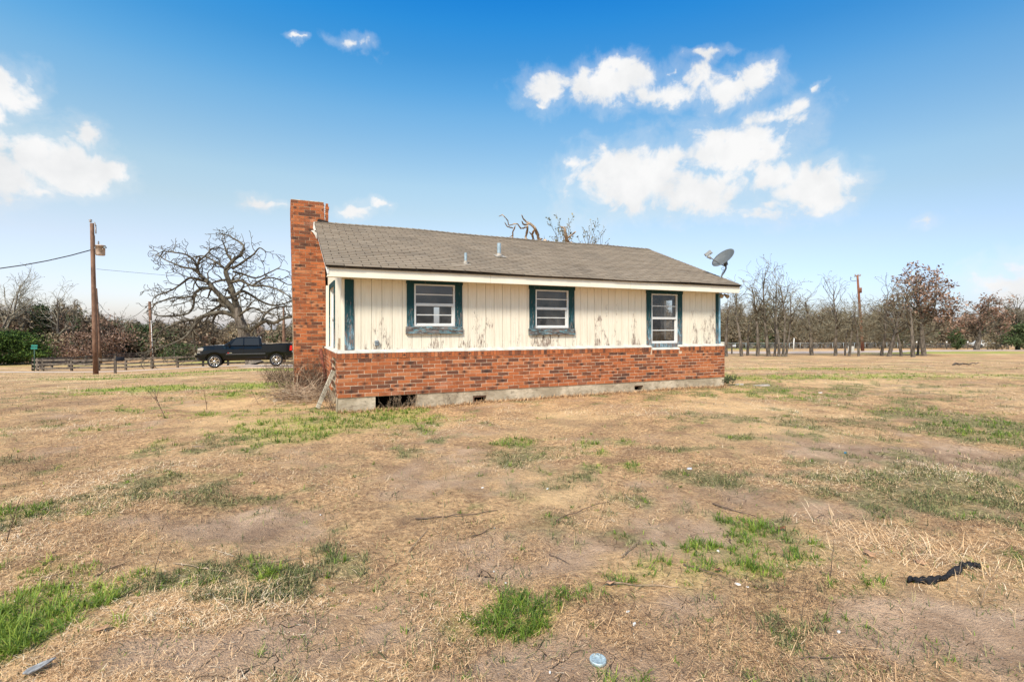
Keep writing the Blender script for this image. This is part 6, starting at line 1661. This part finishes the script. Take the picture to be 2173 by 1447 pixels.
rubble('plank_piece', 420, 952, .14, .035, .01, 10, 'deadwood', 'pale flat stick lying in the dead lawn at left', 'stick')
# things lying in the foreground
LIT = [(1024, 1030, .016, 'white chip of litter, farthest one left of centre'), (1162, 1036, .017, 'white chip of litter at the same height farther right'), (1049, 1122, .011, 'tiny white pebble among the brown twigs in the centre'),
       (1048, 1217, .010, 'small white pebble just above the central grass patch'), (1073, 1242, .010, 'round pale pebble beside the central grass patch'), (1333, 1300, .014, 'white scrap of litter right of the central grass patch'),
       (1346, 1331, .016, 'folded white scrap lowest of the pair at centre right'), (1524, 1168, .016, 'white paper scrap between the two right grass patches'), (1566, 1246, .020, 'crumpled white wrapper below the right grass patch'),
       (1586, 1252, .012, 'thin white strip beside the crumpled wrapper'), (1780, 1338, .014, 'white chip on bare soil below the black cloth'), (1167, 1432, .009, 'white pebble at the bottom edge of the view'), (680, 1086, .012, 'single white pebble in the straw at left')]
for i, (px, py, s_, lb) in enumerate(LIT): rubble('litter_scrap', px, py, s_ * 1.5, s_ * 0.9, s_ * .35, 40 + i, 'white', lb, 'litter', i * .7, lift=.006)
rubble('litter_scrap', 1464, 996, .055, .035, .012, 60, plain('foil_grey', (.50, .50, .52), .5, .4), 'silvery grey scrap near the middle right of the yard', 'litter', .2, lift=.01)
rubble('litter_scrap', 1794, 959, .035, .025, .012, 61, plain('blue_plastic', (.03, .20, .34), .5, .4), 'small bright blue plastic scrap beside the bare patch', 'litter', .5, lift=.01)
def leaf(px, py, s_, seed, mat, label):
    rr = random.Random(seed); p = G(px, py) + Vector((0, 0, .018)); n = 12; V = [(0, 0, .006)]
    for i in range(n):
        a = 2 * math.pi * i / n; q = s_ * (1.0 if i % 2 == 0 else .62) * rr.uniform(.8, 1.1); V.append((q * math.cos(a) * 1.3, q * math.sin(a) * .7, rr.uniform(0, .014)))
    m_ = MB(); m_.add(V, [(0, i + 1, (i + 1) % n + 1) for i in range(n)], 0, True); o = m_.build('fallen_leaf', mat); md_ = o.modifiers.new('s', 'SOLIDIFY'); md_.thickness = .0012
    o.location = p; o.rotation_euler = (rr.uniform(-.3, .3), rr.uniform(-.3, .3), rr.uniform(0, 6)); tagged(o, label, 'leaf')
lm = plain('leaf_tan', (.40, .23, .13), .8, .2, var=.3, scale=40); lg = plain('leaf_brown', (.22, .10, .05), .8, .2, var=.3, scale=40)
leaf(1292, 1250, .035, 1, lm, 'tan fallen oak leaf at the right end of the central grass patch'); leaf(1240, 1288, .018, 6, lg, 'brown fallen leaf in the central grass patch'); leaf(215, 1352, .035, 2, lm, 'tan fallen leaf in the lush grass at lower left'); leaf(1132, 1300, .014, 3, lm, 'pale curled leaf in the central grass')
leaf(1525, 1215, .03, 4, lg, 'brown curled leaf left of the right grass patch'); leaf(1658, 1125, .028, 5, lg, 'dark brown leaf beside the small upper grass patch'); leaf(1845, 1185, .04, 7, lm, 'broad tan leaf in the straw near the black cloth'); leaf(1955, 1200, .035, 8, lm, 'tan leaf just above the black cloth')
p = G(1268.7, 1407)
m_ = MB(); m_.lathe([(0.0001, .010), (.028, .010), (.030, .012), (.034, .012), (.0355, .009), (.0355, -.004), (.033, -.004)], 40); o = m_.build('jar_lid', plain('scuffed_lid', (.42, .50, .50), .45, .5, .3, var=.30, scale=90)); o.location = p + Vector((0, 0, .006)); o.rotation_euler = (.05, .03, 0); tagged(o, 'round scuffed pale blue jar lid lying at the bottom of the view', 'lid')
# black cloth strip
pts_ = [G(1926, 1238), G(1950, 1236), G(1975, 1241), G(2002, 1237), G(2018, 1225), G(2040, 1222), G(2038, 1210), G(2060, 1212), G(2084, 1214)]
P_ = []
for i in range(len(pts_) - 1):
    for k in range(6): P_.append(pts_[i].lerp(pts_[i + 1], k / 6))
b0 = pts_[0]; V = []; rr = random.Random(3)
for i, q in enumerate(P_):
    f = i / len(P_); wd = .006 + .009 * math.sin(f * 9 + 1) ** 2 + .015 * math.exp(-((f - .6) / .12) ** 2)
    for j in range(7):
        g_ = j / 6 - .5; V.append((q.x - b0.x + g_ * wd * .5, q.y - b0.y + g_ * wd * 1.35, q.z - b0.z + .018 + .018 * math.sin(f * 31 + j * 2.1) * math.cos(j * 1.3 + f * 11) + .012 * math.cos(g_ * 6)))
Fq = [(i * 7 + j, i * 7 + j + 1, (i + 1) * 7 + j + 1, (i + 1) * 7 + j) for i in range(len(P_) - 1) for j in range(6)]
o = mesh_obj('black_cloth', np_mesh('black_cloth', V, np.array(Fq), 4, smooth=True), plain('black_fabric', (.022, .022, .025), .95, .05, var=.3, scale=60)); o.location = b0
sf = o.modifiers.new('s', 'SOLIDIFY'); sf.thickness = .004
tagged(o, 'crumpled strip of black cloth lying in the straw at lower right', 'cloth')
# split grey wood at bottom left
p = G(80, 1432); m_ = MB(); m_.prism([(-.045, -.012), (-.036, .009), (.006, .024), (.051, .032), (.042, .02), (.036, .012), (.018, -.006), (-.018, -.024)], 0, .008, 'xy'); o = m_.build('wood_splinter', plain('grey_splinter', (.24, .235, .23), .9, .1, var=.4, scale=50, bmp=.5), bevel=.002); o.location = p + Vector((0, 0, .03)); o.rotation_euler = (.2, -.15, .3); tagged(o, 'jagged grey wood splinter in the grass at the bottom left', 'wood')
# sticks
def stick(a, b, r0, label, mat='deadwood', lift=.01):
    A_, B_ = G(*a), G(*b); rr = random.Random(int(a[0])); n = 8; P = []
    for i in range(n + 1):
        q = A_.lerp(B_, i / n); q = Vector((q.x, q.y, max(q.z, gz(q.x, q.y)) + lift)) + rvec(rr) * (A_ - B_).length * .014; P.append(q - A_)
    m_ = MB(); m_.tube(P, [r0 * (1 - .6 * i / n) for i in range(n + 1)], 6); o = m_.build('twig', M[mat]); o.location = A_; tagged(o, label, 'stick')
stick((1320, 1191), (1357, 1158), .0045, 'straight pale stick standing out on bare soil right of centre', lift=.02)
stick((1165, 1177), (1208, 1197), .004, 'short brown stick on bare soil above the central grass patch', 'weed'); stick((868, 1170), (909, 1122), .004, 'pale forked stick left of the bare soil in the middle')
stick((998, 1144), (1052, 1121), .004, 'thin stick among the brown twigs in the centre', 'weed'); stick((880, 1100), (1058, 1086), .006, 'long dark twig lying across the middle of the yard', 'weed'); stick((1180, 1110), (1290, 1060), .004, 'thin twig pointing up right from the middle', 'weed')
stick((1512, 1070), (1618, 1097), .007, 'long brown branch above the right grass patches', 'weed'); stick((80, 1238), (150, 1216), .004, 'dark twig above the lush grass at lower left', 'weed'); stick((205, 1224), (275, 1199), .004, 'dark twig just right of the lush grass', 'weed')
stick((480, 1215), (368, 1198), .004, 'long curved straw stem left of centre'); stick((528, 1200), (640, 1182), .004, 'bent pale stem above the small green tufts'); stick((1450, 1205), (1540, 1230), .005, 'brown branch lying left of the right grass patches', 'weed'); stick((1740, 1222), (1765, 1232), .004, 'short twig at the foot of the tall weed stalk', 'weed')
stick((1300, 1248), (1440, 1250), .004, 'thin horizontal stem right of the central grass', 'deadwood'); stick((1700, 1395), (1850, 1392), .003, 'thin stem across the bare soil at the bottom right', 'weed')
stick((2022, 775), (2075, 773), .05, 'dark log lying in the field at far right', 'trunk', .05)
def stalk(a, b, label, br=(), r0=.003, mat='weed'):
    A_ = G(*a); B_ = pt(b[0], b[1], A_.y); rr = random.Random(int(a[0] * 3)); n = 7; D_ = B_ - A_
    P = [D_ * (i / n) + rvec(rr) * D_.length * .012 for i in range(n + 1)]; P[0] = Vector((0, 0, -.02))
    m_ = MB(); m_.tube(P, [r0 * (1 - .6 * i / n) for i in range(n + 1)], 5)
    for f, dx, dz, l in br:
        q = D_ * f; m_.tube([q, q + Vector((dx, 0, dz)).normalized() * l * .5 + rvec(rr) * .005, q + Vector((dx * 1.0, .1, dz * 1.2)).normalized() * l], [r0 * .6, r0 * .5, r0 * .3], 4)
    o = m_.build('weed_stalk', M[mat]); o.location = A_; tagged(o, label, 'weed')
stalk((352, 888), (323, 827), 'forked dead sapling leaning left in the lawn at left', ((.45, -.4, .9, .28), (.6, -.7, .6, .2), (.7, .25, 1, .2), (.35, -.6, .8, .22)), .006)
stalk((439, 865), (431, 812), 'upright dead stalk right of the forked sapling', ((.7, -.8, .6, .14), (.8, .4, .7, .1)), .005)
stalk((549, 858), (531, 823), 'short slanting dead stalk left of the dead shrubs', ((.6, -.5, .6, .08),), .004)
stalk((13, 1152), (43, 1056), 'dead twig standing at the left edge of the yard', ((.6, .8, .6, .08), (.5, -.5, .8, .05)), .004)
stalk((328, 1210), (349, 1148), 'bare curved stalk above the small green tufts at left', (), .0025); stalk((937, 1152), (942, 1008), 'tall thin straw stalk standing in the centre of the yard', ((.5, .5, .8, .06), (.7, -.5, .8, .05), (.85, .4, .9, .05)), .0022, 'deadwood')
stalk((1761, 1232), (1771, 1143), 'single upright weed stalk left of the black cloth', (), .003); stalk((1288, 1125), (1287, 1085), 'thin short stalk right of centre', (), .002, 'deadwood'); stalk((428, 1102), (429, 1083), 'tiny upright stub in the bare soil at left', (), .002)
stalk((1998, 1165), (2000, 1100), 'pale grass stem above the black cloth', ((.6, -.6, .8, .05),), .002, 'deadwood'); stalk((2078, 1285), (2125, 1185), 'pale leaning grass stem right of the black cloth', ((.5, -.6, .8, .06), (.7, .5, .9, .05)), .0025, 'deadwood'); stalk((2028, 1265), (2040, 1190), 'dry seed stem crossing the black cloth', (), .002, 'deadwood')
stalk((1700, 1310), (1708, 1258), 'dead twig below the right grass patch', ((.5, .6, .7, .04),), .002)
# standing straw clump near the black cloth
n = 1100
C_ = [G(1985, 1185), G(1940, 1165), G(1850, 1150), G(2060, 1190), G(1800, 1130)]
k_ = rg.integers(0, 5, n); base_ = np.array([tuple(C_[i]) for i in k_]); X = base_[:, 0] + rg.normal(0, .17, n); Y = base_[:, 1] + rg.normal(0, .17, n)
pos = np.stack([X, Y, ground_z(X, Y)], 1)
tag(blades('straw_clump', n, pos, rg.random(n) * 6.283, .06 + .12 * rg.random(n), .0016 + .0016 * rg.random(n), rg.normal(.25, .3, n), rg.normal(.30, .3, n), np.clip(rg.normal(.75, .12, n), 0, 1), M['straw']), 'tangled clump of long pale straw around the black cloth', 'dry grass', kind='stuff')
n = 9000
a_r = rg.random(n) * LEN; t_r = -np.abs(rg.normal(0, .10, n)) - .02
X = HC.x + HL.x * a_r + HP.x * t_r; Y = HC.y + HL.y * a_r + HP.y * t_r; pos = np.stack([X, Y, ground_z(X, Y)], 1)
tag(blades('wall_foot_grass', n, pos, rg.random(n) * 6.283, .03 + .09 * rg.random(n) ** 2, .005 + .004 * rg.random(n), rg.normal(.5, .4, n), rg.normal(.3, .3, n), np.clip(rg.normal(.35, .2, n), 0, 1), M['straw']), 'dry thatch gathered along the foot of the concrete foundation', 'dry grass', kind='stuff')
